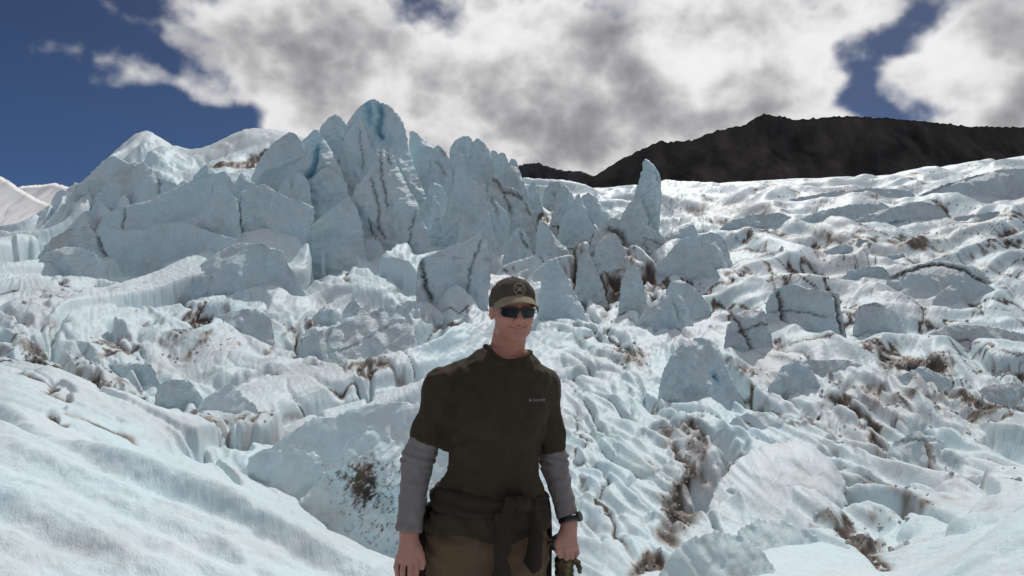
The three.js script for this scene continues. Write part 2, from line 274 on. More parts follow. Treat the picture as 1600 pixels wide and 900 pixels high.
scarp([[338, 270], [372, 258], [396, 249], [414, 243]], { dmin: 30, gw: 3, gd: 1, dirt: 1.3, dw: 9 });
scarp([[-60, 405], [0, 380], [22, 364], [40, 350]], { dmin: 19, gw: 4, gd: 2, dirt: 1.3, dw: 12 });
// spatial hash of the segments
const SEG = new Map(), SG = 1.0;
for (const s of SC) for (let i = 0; i + 1 < s.w.length; i++) {
  const [ax, ad] = s.w[i], [bx, bd] = s.w[i + 1], R = Math.max(s.reach * 2.2, s.dw * 3, s.gw * 3);
  for (let gx = Math.floor((Math.min(ax, bx) - R) / SG); gx <= Math.floor((Math.max(ax, bx) + R) / SG); gx++)
    for (let gz = Math.floor((Math.min(ad, bd) - R) / SG); gz <= Math.floor((Math.max(ad, bd) + R) / SG); gz++) {
      const k = gx * 4096 + gz; let l = SEG.get(k); if (!l) SEG.set(k, l = []); if (!l.includes(s)) l.push(s);
    }
}
function polyDist(w, x, d) {      // signed distance to a polyline (positive on the far side) and how far along its ends
  let best = 1e9, side = 1, end = 1;
  for (let i = 0; i + 1 < w.length; i++) {
    const ax = w[i][0], ad = w[i][1], ex = w[i + 1][0] - ax, ed = w[i + 1][1] - ad, L = ex * ex + ed * ed;
    const tr = ((x - ax) * ex + (d - ad) * ed) / L, t = clamp(tr), qx = x - ax - ex * t, qd = d - ad - ed * t, q = qx * qx + qd * qd;
    if (q < best) { best = q; side = (ex * qd - ed * qx) * (ex >= 0 ? 1 : -1) >= 0 ? 1 : -1; end = (i === 0 && tr < 0.25) ? Math.max(0, 0.25 + 3 * tr) * 1.0 : (i === w.length - 2 && tr > 0.75) ? Math.max(0, 1 - tr + 0.0) * 4 : 1; if (i === 0 && tr < 0.25) end = clamp(tr * 4); }
  }
  return [Math.sqrt(best), side, clamp(end)];
}
// patches of rubble and silt: [column, row, half width, half height in photograph pixels, strength]
const DIRT = [
  [370, 690, 75, 22, 0.5], [330, 670, 50, 14, 0.4], [300, 560, 60, 30, 0.35], [320, 540, 30, 26, 0.6], [180, 552, 40, 16, 0.6], [130, 600, 90, 30, 0.45], [90, 470, 90, 50, 0.2], [60, 560, 90, 20, 0.5], [390, 250, 0, 0, 0],
  [900, 400, 60, 50, 0.5], [860, 350, 40, 22, 0.7], [960, 420, 50, 40, 0.6], [830, 340, 30, 14, 0.7], [990, 575, 34, 14, 0.8], [1075, 700, 36, 50, 0.6], [1060, 790, 26, 40, 0.55], [1015, 888, 24, 10, 1],
  [1425, 730, 50, 60, 0.65], [1400, 640, 120, 40, 0.45], [1520, 650, 90, 28, 0.6], [1430, 572, 60, 14, 1.0], [1470, 620, 80, 20, 0.4], [1400, 800, 70, 40, 0.35], [1340, 840, 34, 26, 0.7], [1560, 600, 70, 40, 0.35],
  [1350, 520, 60, 30, 0.25], [1250, 500, 70, 30, 0.25], [1500, 400, 120, 24, 0.35], [1430, 390, 40, 8, 0.8], [1300, 380, 60, 10, 0.5], [1150, 370, 60, 16, 0.35], [1100, 330, 80, 14, 0.3], [480, 530, 40, 20, 0.4], [700, 520, 40, 10, 0.5], [430, 560, 60, 16, 0.3], [570, 600, 50, 10, 0.5], [1180, 600, 60, 30, 0.35],
].filter(p => p[2]).map(([px, py, rx, ry, s]) => { const [x, d] = surfaceAt(px, py, 7), [, d2] = surfaceAt(px, py - ry, 7); return [x, d, rx * d / F, Math.max(d2 - d, rx * d / F * 0.6), s]; });
function voronoi(x, y, out) {
  const ix = Math.floor(x), iy = Math.floor(y); let f1 = 9, f2 = 9, cx = 0, cy = 0, ci = 0, cj = 0;
  for (let j = -1; j <= 1; j++) for (let i = -1; i <= 1; i++) {
    const gx = ix + i, gy = iy + j, qx = gx + 0.08 + 0.84 * hash(gx, gy, 1), qy = gy + 0.08 + 0.84 * hash(gx, gy, 2);
    const dx = qx - x, dy = qy - y, q = dx * dx + dy * dy;
    if (q < f1) { f2 = f1; f1 = q; cx = dx; cy = dy; ci = gx; cj = gy; } else if (q < f2) f2 = q;
  }
  out[0] = Math.sqrt(f2) - Math.sqrt(f1); out[1] = -cx; out[2] = -cy; out[3] = ci; out[4] = cj;
}
const VO = new Float64Array(5);
// broken blocks of one size: each cell a tilted slab, higher at its near edge, with gaps between
function blocks(x, d, L, ang, stretch, seed) {
  const c = Math.cos(ang), s = Math.sin(ang);
  let u = (x * c + d * s) / (L * stretch), v = (-x * s + d * c) / L;
  u += 0.30 * n2(u * 0.9 + seed, v * 0.9) + 0.10 * n2(u * 3.1, v * 3.1 + seed); v += 0.30 * n2(u * 0.9, v * 0.9 - seed) + 0.10 * n2(u * 3.1 + seed, v * 3.1);
  voronoi(u + seed, v, VO);
  const [e, dx, dy, i, j] = VO;
  const h1 = hash(i, j, 5), h2 = hash(i, j, 6), h3 = hash(i, j, 7);
  const th = hash(i, j, 8) * Math.PI, ru = dx * Math.cos(th) + dy * Math.sin(th) + (hash(i, j, 9) - 0.5) * 0.3;      // each block a broken wedge with a crest across it
  return L * ((h1 - 0.5) * 0.42 + dx * (h2 - 0.5) * 0.8 - dy * (h3 - 0.60) * 0.9 + 0.16 - Math.abs(ru) * (0.25 + 0.55 * hash(i, j, 10)) + 0.10 * (Math.sqrt(clamp(e * 3)) - 0.9) - 0.10 * Math.exp(-e * e * 300));
}
const flute = (x, d, s, ang, st) => { const c = Math.cos(ang), k = Math.sin(ang); const u = (x * c + d * k) / s, v = (-x * k + d * c) / (s * st); return 1 - Math.abs(n2(u + 0.5 * n2(v * 1.3, u * 0.3), v)); };
const band = (d, a, b, c, e) => sstep(a, b, d) * (1 - sstep(c, e, d));

const MAT = { dirt: 0, blue: 0 };
function surface(x, d) {          // height above the eye, and what lies there
  let h = baseH(x, d);
  const px = HX + F * x / d;
  const far = sstep(34.5, 38.5, d) * (1 - sstep(560, 800, px));      // smooth snow ridge at the far left
  const near = 1 - sstep(5.2, 8.5, d + (px > 700 ? 1.2 : 0) - 2.6 * (1 - sstep(180, 420, px)));
  const dS = d / 2.0;                // blocks are longer up the slope than across it
  const a1 = 0.5 * n2(x * 0.09 + 3, d * 0.08), rough = (1 - near) * (1 - 0.9 * far) * (1 - 0.9 * sstep(39.5, 42.5, d));
  const right = sstep(950, 1250, px), dusty = clamp(0.25 + 0.75 * right + 0.9 * n2(x * 0.16 + 21, d * 0.12));
  // blocks
  const w1 = band(d, 6, 9.5, 14, 18), w2 = band(d, 13, 17, 28, 34), w3 = band(d, 24, 30, 400, 500);
  let bl = 0, seam = 0;
  const lev = (w, k, L, ang, st, seed, sw) => { bl += w * k * blocks(x, dS, L, ang, st, seed); if (sw) seam = Math.max(seam, w * sw * Math.exp(-((VO[0] * L / (0.0023 * d)) ** 2)) * clamp(0.45 + 1.5 * n2(x * 0.5 + seed, d * 0.35))); };
  if (w1 > 0) { lev(w1, 0.85, 1.7, 0.5 + a1, 1.5, 3.1, 0.5); lev(w1, 0.10, 0.5, 0.2 + a1, 1.6, 8.7, 0); }
  if (w2 > 0) { lev(w2, 0.9, 2.7, mix(0.5, -0.15, right) + a1, mix(1.4, 2.1, right), 17.7, 0.95); lev(w2, 0.14, 0.85, 0.3 + a1, 1.6, 29.2, 0.4); }
  if (w3 > 0) { lev(w3, 0.85, 3.9, mix(0.4, -0.1, right) + a1, mix(1.3, 2.4, right), 41.3, 0.95); lev(w3, 0.20, 1.3, 0.2 + a1, 1.7, 53.9, 0.4); }
  const fan = sstep(830, 890, px) * (1 - sstep(1030, 1120, px)) * band(d, 6.5, 8, 14, 19);          // long straight flutes right of the man
  const gully = sstep(1060, 1160, px) * (1 - sstep(1480, 1600, px)) * band(d, 8.5, 10, 15, 19), shelf = sstep(960, 1120, px) * band(d, 16, 20, 39, 43);
  if (gully > 0) { const t = x * 0.98 + d * 0.16 + 0.14 * n2(x * 0.6, d * 0.4), l = d * 0.16; h += gully * (0.34 * (1 - Math.abs(n2(t * 0.85 + 4, l))) + 0.14 * (1 - Math.abs(n2(t * 2.3 + 19, l * 1.7))) + 0.04 * n2(t * 7, l * 4) - 0.27); }
  if (shelf > 0) { const t = d * 0.80 - x * 0.22 + 0.5 * n2(x * 0.14, d * 0.12), l = x * 0.13 + d * 0.02; h += shelf * (0.62 * (1 - Math.abs(n2(t * 0.30 + 2, l))) + 0.24 * (1 - Math.abs(n2(t * 0.75 + 33, l * 2))) + 0.05 * n2(t * 2.2, l * 4) - 0.5); }
  const calm = Math.max(0.85 * fan, 0.6 * gully, 0.85 * shelf, 0.55 * (1 - sstep(220, 400, px)) * (1 - sstep(20, 25, d)), 0.5 * sstep(1080, 1150, px) * (1 - sstep(10, 13, d)), 0.35 * sstep(1050, 1150, px) * sstep(20, 26, d));
  h += bl * rough * 0.8 * (1 - calm);
  if (fan > 0) { const t = x * 0.93 + d * 0.36 + 0.10 * n2(x * 0.7, d * 0.5), l = d * 0.25; h += fan * (0.20 * (1 - Math.abs(n2(t * 1.5, l))) + 0.09 * (1 - Math.abs(n2(t * 4.1 + 9, l * 1.6))) + 0.035 * n2(t * 11, l * 3) - 0.17); }

  if (near > 0) {
    const u = x * 0.95 - d * 0.31, v = x * 0.31 + d * 0.95;
    h += near * (0.05 * n2(v * 1.1 + 4, u * 0.2) + 0.022 * n2(v * 3.2, u * 0.45 + 8) + 0.012 * n2(x * 2.6, d * 2.6 + 3) );
  }
  if (far > 0) h += far * (0.09 * (flute(x, d, 0.55, 0.05, 9) - 0.5) + 0.25 * n2(x * 0.16, d * 0.1) + 0.04 * n2(x * 2.6, d * 1.0));
  // scarps, crevices
  let dirt = seam * dusty * rough;
  // long crevasses running down to the right below, along the slope above
  if (rough > 0.2 && d > 8) {
    const up = sstep(1000, 1200, px) * sstep(15, 19, d), t = mix(x * 0.80 + d * 0.30, d * 0.62 - x * 0.12, up), l = mix(d * 0.42 - x * 0.35, x * 0.8, up);
    const n = n2(t * 0.62 + 0.25 * n2(l * 0.5, t * 0.9) + 70, l * 0.13) + 0.05 * n2(x * 2.3, d * 1.4), m = clamp(0.6 + 1.3 * n2(x * 0.21 + 60, d * 0.15)) * sstep(300, 520, px);
    h -= 0.30 * (1 - 0.75 * up) * rough * m * Math.exp(-((n / 0.055) ** 2)); dirt = Math.max(dirt, 0.95 * m * clamp(0.6 + dusty) * Math.exp(-((n / 0.028) ** 2)));
  }
  const list = SEG.get(Math.floor(x / SG) * 4096 + Math.floor(d * KD / SG));
  if (list) {
    const ja = sstep(6, 12, d) * 0.95 + 0.05, jx = x + ja * (0.22 * n2(x * 1.1, d * 0.7) + 0.07 * n2(x * 4, d * 2.4)), jd = d + ja * (0.4 * n2(x * 1.3 + 50, d * 0.6) + 0.12 * n2(x * 5 + 50, d * 2));
    const soft = 1 - 0.6 * shelf;
    for (const s of list) {
      const [q, side, end] = polyDist(s.w, jx, jd * KD);
      if (s.step && side > 0 && q < s.reach * 2.2) h += soft * s.step * end * Math.exp(-q / s.reach) * sstep(0, s.gw * 1.6, q);
      if (q < s.gw * 3) h -= soft * s.gd * end * Math.exp(-(q * q) / (s.gw * s.gw) * 1.5);
      if (s.dirt && q < s.dw * 3) { const k = s.dirt * (0.35 + 0.65 * end) * Math.exp(-(q * q) / (s.dw * s.dw) * 1.2) * (0.85 + 0.4 * n2(x * 2.2 + s.seed, d * 1.3)); if (k > dirt) dirt = k; }
    }
  }
  // rubble patches
  let patch = 0, dust = 0;
  for (const [cx, cd, rx, rd, k] of DIRT) { const u = (x - cx) / rx, v = (d - cd) / rd, q = u * u + v * v; if (q < 5) { const p = k * Math.exp(-q * 0.9); if (p > patch) patch = p; } }
  if (patch > 0.02) { dust = clamp(patch * 1.3 + 0.5 * fbm2(x * 0.9 + 15, d * 0.7, 4) - 0.05); patch = clamp(patch * 1.5 + 1.0 * (fbm2(x * 1.9 + 5, d * 1.0, 5)) - 0.32); dirt = Math.max(dirt, patch * 0.62);  }
  MAT.dirt = clamp(dirt); MAT.far = far; MAT.near = near; MAT.rough = rough; MAT.dust = dust;
  return h;
}
const ICE_WHITE = [0.68, 0.745, 0.775], ICE_BLUE = [0.62, 0.80, 0.855], ICE_DUST = [0.385, 0.36, 0.335], DIRT_BROWN = [0.115, 0.085, 0.066], DIRT_DARK = [0.05, 0.045, 0.043];
const ICE_DEEP = [0.32, 0.57, 0.70];
function iceColour(x, y, d, s, dirt, blueBias, out, o, dustBias = 0, deep = 0) {
  // s: size of the patches in metres
  const b = clamp(0.26 + blueBias + 0.62 * fbm3(x / s * 0.3, y / s * 0.3, d / s * 0.3, 3) + 0.10 * n3(x / s * 1.9, y / s * 1.9, d / s * 1.9));
  const du = clamp(0.06 + dustBias + 0.70 * fbm3(x / s * 0.27 + 70, y / s * 0.27, d / s * 0.27, 4) + 0.10 * n3(x / s * 3.3, y / s * 3.3 + 9, d / s * 3.3)) * (1 - b * 0.8);
  const speck = 1 + 0.035 * n3(x / s * 7, y / s * 7, d / s * 7);
  for (let k = 0; k < 3; k++) {
    let c = mix(ICE_WHITE[k], ICE_BLUE[k], b); c = mix(c, ICE_DUST[k], du * 0.75 * (1 - deep)); c = mix(c, ICE_DEEP[k], deep);
    const dk = mix(DIRT_BROWN[k], DIRT_DARK[k], clamp(0.4 + 0.8 * n3(x / s * 2 + 30, y / s * 2, d / s * 2)));
    c = mix(c, mix(ICE_DUST[k], dk, sstep(0.18, 0.62, dirt)), sstep(0.06, 0.42, dirt));
    out[o + k] = c * speck;
  }
}
const GRIT = [], CHUNK = [];
// melt crystals: a tiling grain, one tile to a metre
const grainTex = (() => {
  const N = 1024, c = new Uint8Array(N * N * 4), val = (x, y, p) => { const i = Math.floor(x), j = Math.floor(y), fx = x - i, fy = y - j, h = (a, b) => hash(((a % p) + p) % p, ((b % p) + p) % p, p), u = fx * fx * (3 - 2 * fx), v = fy * fy * (3 - 2 * fy); return mix(mix(h(i, j), h(i + 1, j), u), mix(h(i, j + 1), h(i + 1, j + 1), u), v); };
  for (let j = 0; j < N; j++) for (let i = 0; i < N; i++) { const u = i / N, v = j / N, q = 0.36 * val(u * 24, v * 24, 24) + 0.28 * val(u * 61, v * 61, 61) + 0.22 * val(u * 140, v * 140, 140) + 0.14 * val(u * 320, v * 320, 320), o = (j * N + i) * 4; c[o] = c[o + 1] = c[o + 2] = q * 255; c[o + 3] = 255; }
  const t = new THREE.DataTexture(c, N, N); t.wrapS = t.wrapT = THREE.RepeatWrapping; t.magFilter = THREE.LinearFilter; t.needsUpdate = true; return t;
})();
const iceMat = new THREE.MeshPhysicalMaterial({ name: 'glacier ice', vertexColors: true, roughness: 0.46, specularIntensity: 0.4, ior: 1.31, bumpMap: grainTex, bumpScale: 0.007 });
{
  // columns: dense where the photograph looks, wider outside; rows follow the slope
  const A = [];
  for (let a = -1.25; a < -0.68; a += 0.012) A.push(a);
  for (let i = 0; i <= 920; i++) A.push(-0.68 + 1.36 * i / 920);
  for (let a = 0.692; a <= 1.25; a += 0.012) A.push(a);
  const D = []; { let d = 0.8; while (d < 68) { D.push(d); d *= d < 3 ? 1.02 : d < 7 ? 1.0039 : d < 9 ? 1.0042 : d < 30 ? 1.0028 : d < 43.5 ? 1.0033 : 1.02; } }
  const nc = A.length, nr = D.length, N = nc * nr, pos = new Float32Array(N * 3), col = new Float32Array(N * 3);
  let H = new Float32Array(N), Q = new Float32Array(N); const dirt = new Float32Array(N), far = new Float32Array(N), near = new Float32Array(N), rgh = new Float32Array(N), dst = new Float32Array(N);
  for (let j = 0; j < nr; j++) for (let i = 0; i < nc; i++) { const n = j * nc + i; H[n] = surface(A[i] * D[j], D[j]); dirt[n] = MAT.dirt; far[n] = MAT.far; near[n] = MAT.near; rgh[n] = MAT.rough; dst[n] = MAT.dust; }
  // weathering: melt rounds the lips and fills the feet of the steps
  for (let it = 0; it < 5; it++) {
    for (let j = 0; j < nr; j++) for (let i = 0; i < nc; i++) { const n = j * nc + i; Q[n] = 0.5 * H[n] + 0.25 * (H[n - (j > 0 ? nc : 0)] + H[n + (j < nr - 1 ? nc : 0)]); }
    for (let j = 0; j < nr; j++) for (let i = 0; i < nc; i++) { const n = j * nc + i; H[n] = it < 2 ? 0.5 * Q[n] + 0.25 * (Q[n - (i > 0 ? 1 : 0)] + Q[n + (i < nc - 1 ? 1 : 0)]) : Q[n]; }
  }
  // the upper right slope is older, smoother ice
  for (let it = 0; it < 6; it++) {
    Q.set(H);
    for (let j = 1; j < nr - 1; j++) { if (D[j] < 15) continue; for (let i = 1; i < nc - 1; i++) { const k = sstep(0.14, 0.26, A[i]) * sstep(15, 19, D[j]); if (k > 0) { const n = j * nc + i; H[n] = mix(Q[n], 0.25 * (Q[n - 1] + Q[n + 1] + Q[n - nc] + Q[n + nc]), 0.8 * k); } } }
  }
  // surface relief, square to the surface
  for (let j = 0; j < nr; j++) for (let i = 0; i < nc; i++) {
    const n = j * nc + i, d = D[j], x = A[i] * d, h = H[n], j1 = Math.min(j + 1, nr - 1), j0 = Math.max(j - 1, 0), i1 = Math.min(i + 1, nc - 1), i0 = Math.max(i - 1, 0);
    const hx = (H[j * nc + i1] - H[j * nc + i0]) / ((A[i1] - A[i0]) * d), hdr = (H[j1 * nc + i] - H[j0 * nc + i]) / (D[j1] - D[j0]), hd = hdr - hx * A[i] * 0;
    let nx = -hx, ny = 1, nd = -hd; const L = Math.hypot(nx, ny, nd); nx /= L; ny /= L; nd /= L;
    const px = HX + F * A[i], fs = mix(0.20, 0.62, sstep(8, 34, d)), w = h + d * 0.42, R = rgh[n];
    const pat = clamp(0.55 + 0.9 * n2(x / fs * 0.13 + 9, w / fs * 0.13)), upR = sstep(980, 1180, px) * sstep(14, 18, d), fa = mix(0.66, -1.2, upR) + 0.5 * n2(x / fs * 0.05, w / fs * 0.05 + 40);
    let q = 0;
    if (R > 0) q += R * fs * (1 - 0.55 * upR) * (0.055 * (flute(x, w, fs * 0.9, fa, 6) - 0.62) * pat + 0.03 * (flute(x, w, fs * 0.42, fa + 0.25, 3.2) - 0.62) * (1.3 - pat) + 0.022 * pat * n2((x * Math.cos(fa) + w * Math.sin(fa)) / fs * 0.5 + 5, (w * Math.cos(fa) - x * Math.sin(fa)) / fs * 1.3) + 0.02 * n3(x / fs * 2.2, h / fs * 2.2, d / fs * 1.6) + 0.014 * n3(x / fs * 5, h / fs * 5, d / fs * 4));
    if (near[n] > 0) q += near[n] * (0.005 * n2(x * 7, d * 7) + 0.0016 * n2(x * 17, d * 17));
    if (dirt[n] > 0.25) q += dirt[n] * fs * 0.05 * n3(x / fs * 6, h / fs * 6, d / fs * 6);
    const o = n * 3; pos[o] = x + nx * q; pos[o + 1] = h + EYE + ny * q; pos[o + 2] = -(d + nd * q);
    iceColour(x, h * 1.5, d, mix(0.5, 1.3, sstep(5, 34, d)), dirt[n], 0.16 - 0.2 * far[n] + 0.02 * near[n], col, o, 0.03 * rgh[n] + 0.02 * near[n] + 0.6 * dst[n] + 0.14 * upR);
    const pick = hash(i, j, 77); if (d > 6.5 && d < 34 && dirt[n] > 0.34 && pick < 0.10) GRIT.push([pos[o], pos[o + 1], pos[o + 2], d, dirt[n], pick * 10]); else if (d > 6.5 && d < 24 && (dst[n] > 0.3 || dirt[n] > 0.25) && pick > 0.985) CHUNK.push([pos[o], pos[o + 1], pos[o + 2], d, dst[n], (pick - 0.985) * 66]);
  }
  const idx = new Uint32Array((nc - 1) * (nr - 1) * 6); let q = 0;
  for (let j = 0; j < nr - 1; j++) for (let i = 0; i < nc - 1; i++) { const a = j * nc + i, b = a + 1, c = a + nc, e = c + 1; idx[q++] = a; idx[q++] = b; idx[q++] = e; idx[q++] = a; idx[q++] = e; idx[q++] = c; }
  const uv = new Float32Array(N * 2); for (let n = 0; n < N; n++) { uv[2 * n] = pos[3 * n] + 0.3 * pos[3 * n + 1]; uv[2 * n + 1] = pos[3 * n + 2] + 0.8 * pos[3 * n + 1]; }
  const g = new THREE.BufferGeometry(); g.setAttribute('position', new THREE.BufferAttribute(pos, 3)); g.setAttribute('uv', new THREE.BufferAttribute(uv, 2)); g.setAttribute('color', new THREE.BufferAttribute(col, 3)); g.setIndex(new THREE.BufferAttribute(idx, 1)); g.computeVertexNormals();
  structure(addMesh('glacier_terrain', g, iceMat));
  console.log('terrain', nc, nr);
}
// stones and broken ice lying on the dirty ground
function strew(name, list, size, colour, mat, seed) {
  const g = new THREE.IcosahedronGeometry(1, 1), p = g.attributes.position; for (let i = 0; i < p.count; i++) { const x = p.getX(i), y = p.getY(i), z = p.getZ(i), k = 1 + 0.45 * n3(x * 1.3 + seed, y * 1.3, z * 1.3); p.setXYZ(i, x * k, y * k * 0.72, z * k * 0.9); } g.computeVertexNormals();
  const m = new THREE.InstancedMesh(g, mat, list.length), R = rng(seed * 7 + 1), M = new THREE.Matrix4(), E = new THREE.Euler(), Qn = new THREE.Quaternion(), c = new THREE.Color();
  list.forEach(([x, y, z, d, k, r], i) => { const s = size * (0.35 + 1.3 * R() * R()) * (0.45 + d * 0.05); E.set(R() * 6.3, R() * 6.3, R() * 6.3); M.compose(new THREE.Vector3(x, y + s * 0.25, z), Qn.setFromEuler(E), new THREE.Vector3(s, s, s)); m.setMatrixAt(i, M); m.setColorAt(i, colour(c, R)); });
  m.name = numbered(name); m.castShadow = m.receiveShadow = true; m.userData.kind = 'stuff'; scene.add(m); console.log(name, list.length); return m;
}
tag(strew('moraine_grit', GRIT, 0.010, (c, R) => { const k = 0.5 + R(); return c.setRGB(0.12 * k, 0.094 * k, 0.076 * k); }, new THREE.MeshStandardMaterial({ name: 'grit', roughness: 0.95 }), 3), 'dark grit and stones lying in the dirty hollows of the ice', 'grit');
tag(strew('ice_rubble', CHUNK, 0.032, (c, R) => { const k = 0.75 + 0.4 * R(), d = R(); return c.setRGB(mix(0.66, 0.42, d) * k, mix(0.68, 0.375, d) * k, mix(0.69, 0.34, d) * k); }, new THREE.MeshStandardMaterial({ name: 'broken ice', roughness: 0.6 }), 5), 'small broken lumps of dusty ice strewn over the hollows', 'ice rubble');
{ // the snowfield all round, below and behind the camera
  const pos = [], col = [], idx = [], R = [0, 0.7, 1.5, 3, 5, 8, 12, 18, 27, 40, 60, 90, 140, 220, 320], N = 96;
  for (const r of R) for (let i = 0; i < N; i++) {
    const t = i / N * 2 * Math.PI, x = Math.sin(t) * r, d = Math.cos(t) * r, front = sstep(-0.2, 0.75, Math.cos(t));
    let h = front > 0.01 && d > 0.8 ? Math.min(baseH(x, d), 0) - 0.6 - r * 0.06 : -1.7 - r * 0.012;
    h = mix(-1.73 - r * 0.02 + 0.04 * r * n2(x * 0.06, d * 0.06), h, front); if (front > 0.5) h -= 0.5;
    pos.push(x, h + EYE - (r < 1 ? 0.03 : 0), -d); iceColour(x, 0, d, 1.5, 0, -0.1, col, col.length);
  }
  for (let j = 0; j < R.length - 1; j++) for (let i = 0; i < N; i++) { const a = j * N + i, b = j * N + (i + 1) % N, c = a + N, e = b + N; idx.push(a, b, e, a, e, c); }
  const g = new THREE.BufferGeometry(); g.setAttribute('position', new THREE.Float32BufferAttribute(pos, 3)); g.setAttribute('color', new THREE.Float32BufferAttribute(col, 3)); g.setIndex(idx); g.computeVertexNormals();
  structure(addMesh('snowfield_ground', g, iceMat));
}

// ---------------------------------------------------------------- mountains and far snow hills
function range(name, crest, depth, foot, mat, colour, rough, seed, steep = 0.42) {
  const NX = 420, NY = 70, pos = [], col = [], idx = [];
  const x0 = crest[0][0], x1 = crest[crest.length - 1][0];
  for (let j = 0; j <= NY; j++) for (let i = 0; i <= NX; i++) {
    const px = mix(x0, x1, i / NX); let k = 0; while (k < crest.length - 2 && crest[k + 1][0] < px) k++;
    const t = clamp((px - crest[k][0]) / (crest[k + 1][0] - crest[k][0])), py = mix(crest[k][1], crest[k + 1][1], t);
    const v = j / NY, dd = depth * (1 - steep * v), yTop = (HY - py) / F * depth;
    const X = (px - HX) / F * depth, m = depth / F;
    const jag = rough * m * (2.2 * fbm2(X / m * 0.09 + seed, seed, 4) + 1.2 * n2(X / m * 0.4, seed));
    let y = mix(yTop + jag * (1 - v), (HY - foot) / F * depth, Math.pow(v, 0.85));
    // gullies running down the flank
    const g = sstep(0, 0.12, v) * rough * m * 9;
    const gul = ridged3(X / m * 0.012 + 0.3 * n2(v * 4, X / m * 0.01), v * 1.3 + seed, seed, 5);
    const z = dd + g * (gul - 0.55) * 4 + g * n3(X / m * 0.03, v * 6, seed); y += g * 0.5 * (gul - 0.55);
    pos.push(X, y + EYE, -z); const c = colour(X / m, v, gul); col.push(...c);
  }
  for (let j = 0; j < NY; j++) for (let i = 0; i < NX; i++) { const a = j * (NX + 1) + i, b = a + 1, c = a + NX + 1, e = c + 1; idx.push(a, e, b, a, c, e); }
  // the far side, falling away behind the crest
  const n0 = pos.length / 3; for (let i = 0; i <= NX; i++) { const o = i * 3; pos.push(pos[o] * 1.25, EYE - 30, pos[o + 2] * 1.25); col.push(col[o], col[o + 1], col[o + 2]); }
  for (let i = 0; i < NX; i++) idx.push(i, i + 1, n0 + i + 1, i, n0 + i + 1, n0 + i);
  const g = new THREE.BufferGeometry(); g.setAttribute('position', new THREE.Float32BufferAttribute(pos, 3)); g.setAttribute('color', new THREE.Float32BufferAttribute(col, 3)); g.setIndex(idx); g.computeVertexNormals();
  return structure(addMesh(name, g, mat));
}
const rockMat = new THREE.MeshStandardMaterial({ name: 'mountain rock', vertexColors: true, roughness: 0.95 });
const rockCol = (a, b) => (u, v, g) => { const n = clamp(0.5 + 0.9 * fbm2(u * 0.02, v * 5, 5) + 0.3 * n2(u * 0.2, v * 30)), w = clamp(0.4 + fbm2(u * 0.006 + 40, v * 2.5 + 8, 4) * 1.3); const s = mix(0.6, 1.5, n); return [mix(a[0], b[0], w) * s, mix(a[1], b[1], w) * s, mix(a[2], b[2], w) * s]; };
range('dark_mountain', [[700, 320], [860, 296], [905, 284], [928, 275], [960, 255], [990, 240], [1020, 225], [1034, 219], [1040, 222], [1060, 221], [1085, 218], [1120, 204], [1165, 195], [1180, 185], [1195, 177], [1212, 183], [1225, 181], [1240, 188], [1262, 186], [1310, 181], [1380, 184], [1450, 190], [1510, 197], [1600, 199], [1750, 190], [2000, 170], [2400, 180]], 2600, 470, rockMat, rockCol([0.058, 0.047, 0.042], [0.026, 0.022, 0.021]), 1.0, 3.3, 0.16);  // rock colour kept low: cloud shade over the mountain is put into it
range('far_mountain', [[560, 320], [700, 285], [760, 270], [800, 262], [822, 256], [840, 254], [855, 260], [872, 265], [890, 267], [910, 268], [928, 276], [990, 285], [1100, 300]], 4300, 460, rockMat, rockCol([0.060, 0.058, 0.066], [0.045, 0.043, 0.050]), 0.9, 7.7, 0.14);  // lighter bluish rock: distance haze is put into the colour
const snowMat = new THREE.MeshStandardMaterial({ name: 'far snow', vertexColors: true, roughness: 0.8 });
const snowCol = (u, v) => { const k = clamp(0.15 + 0.8 * fbm2(u * 0.06, v * 8, 4)), s = 1 + 0.05 * n2(u * 0.5, v * 40); return [mix(0.8, 0.56, k) * s, mix(0.8, 0.54, k) * s, mix(0.8, 0.53, k) * s]; };
range('far_snow_hill', [[-420, 330], [-250, 290], [-120, 268], [-40, 270], [0, 275], [12, 281], [28, 293], [60, 312], [110, 330], [200, 370]], 330, 520, snowMat, snowCol, 0.5, 5.1);
range('far_snow_hill', [[-100, 310], [0, 300], [34, 291], [45, 290], [62, 289], [85, 286], [105, 291], [130, 298], [190, 330], [300, 350]], 520, 520, snowMat, snowCol, 0.5, 9.4);
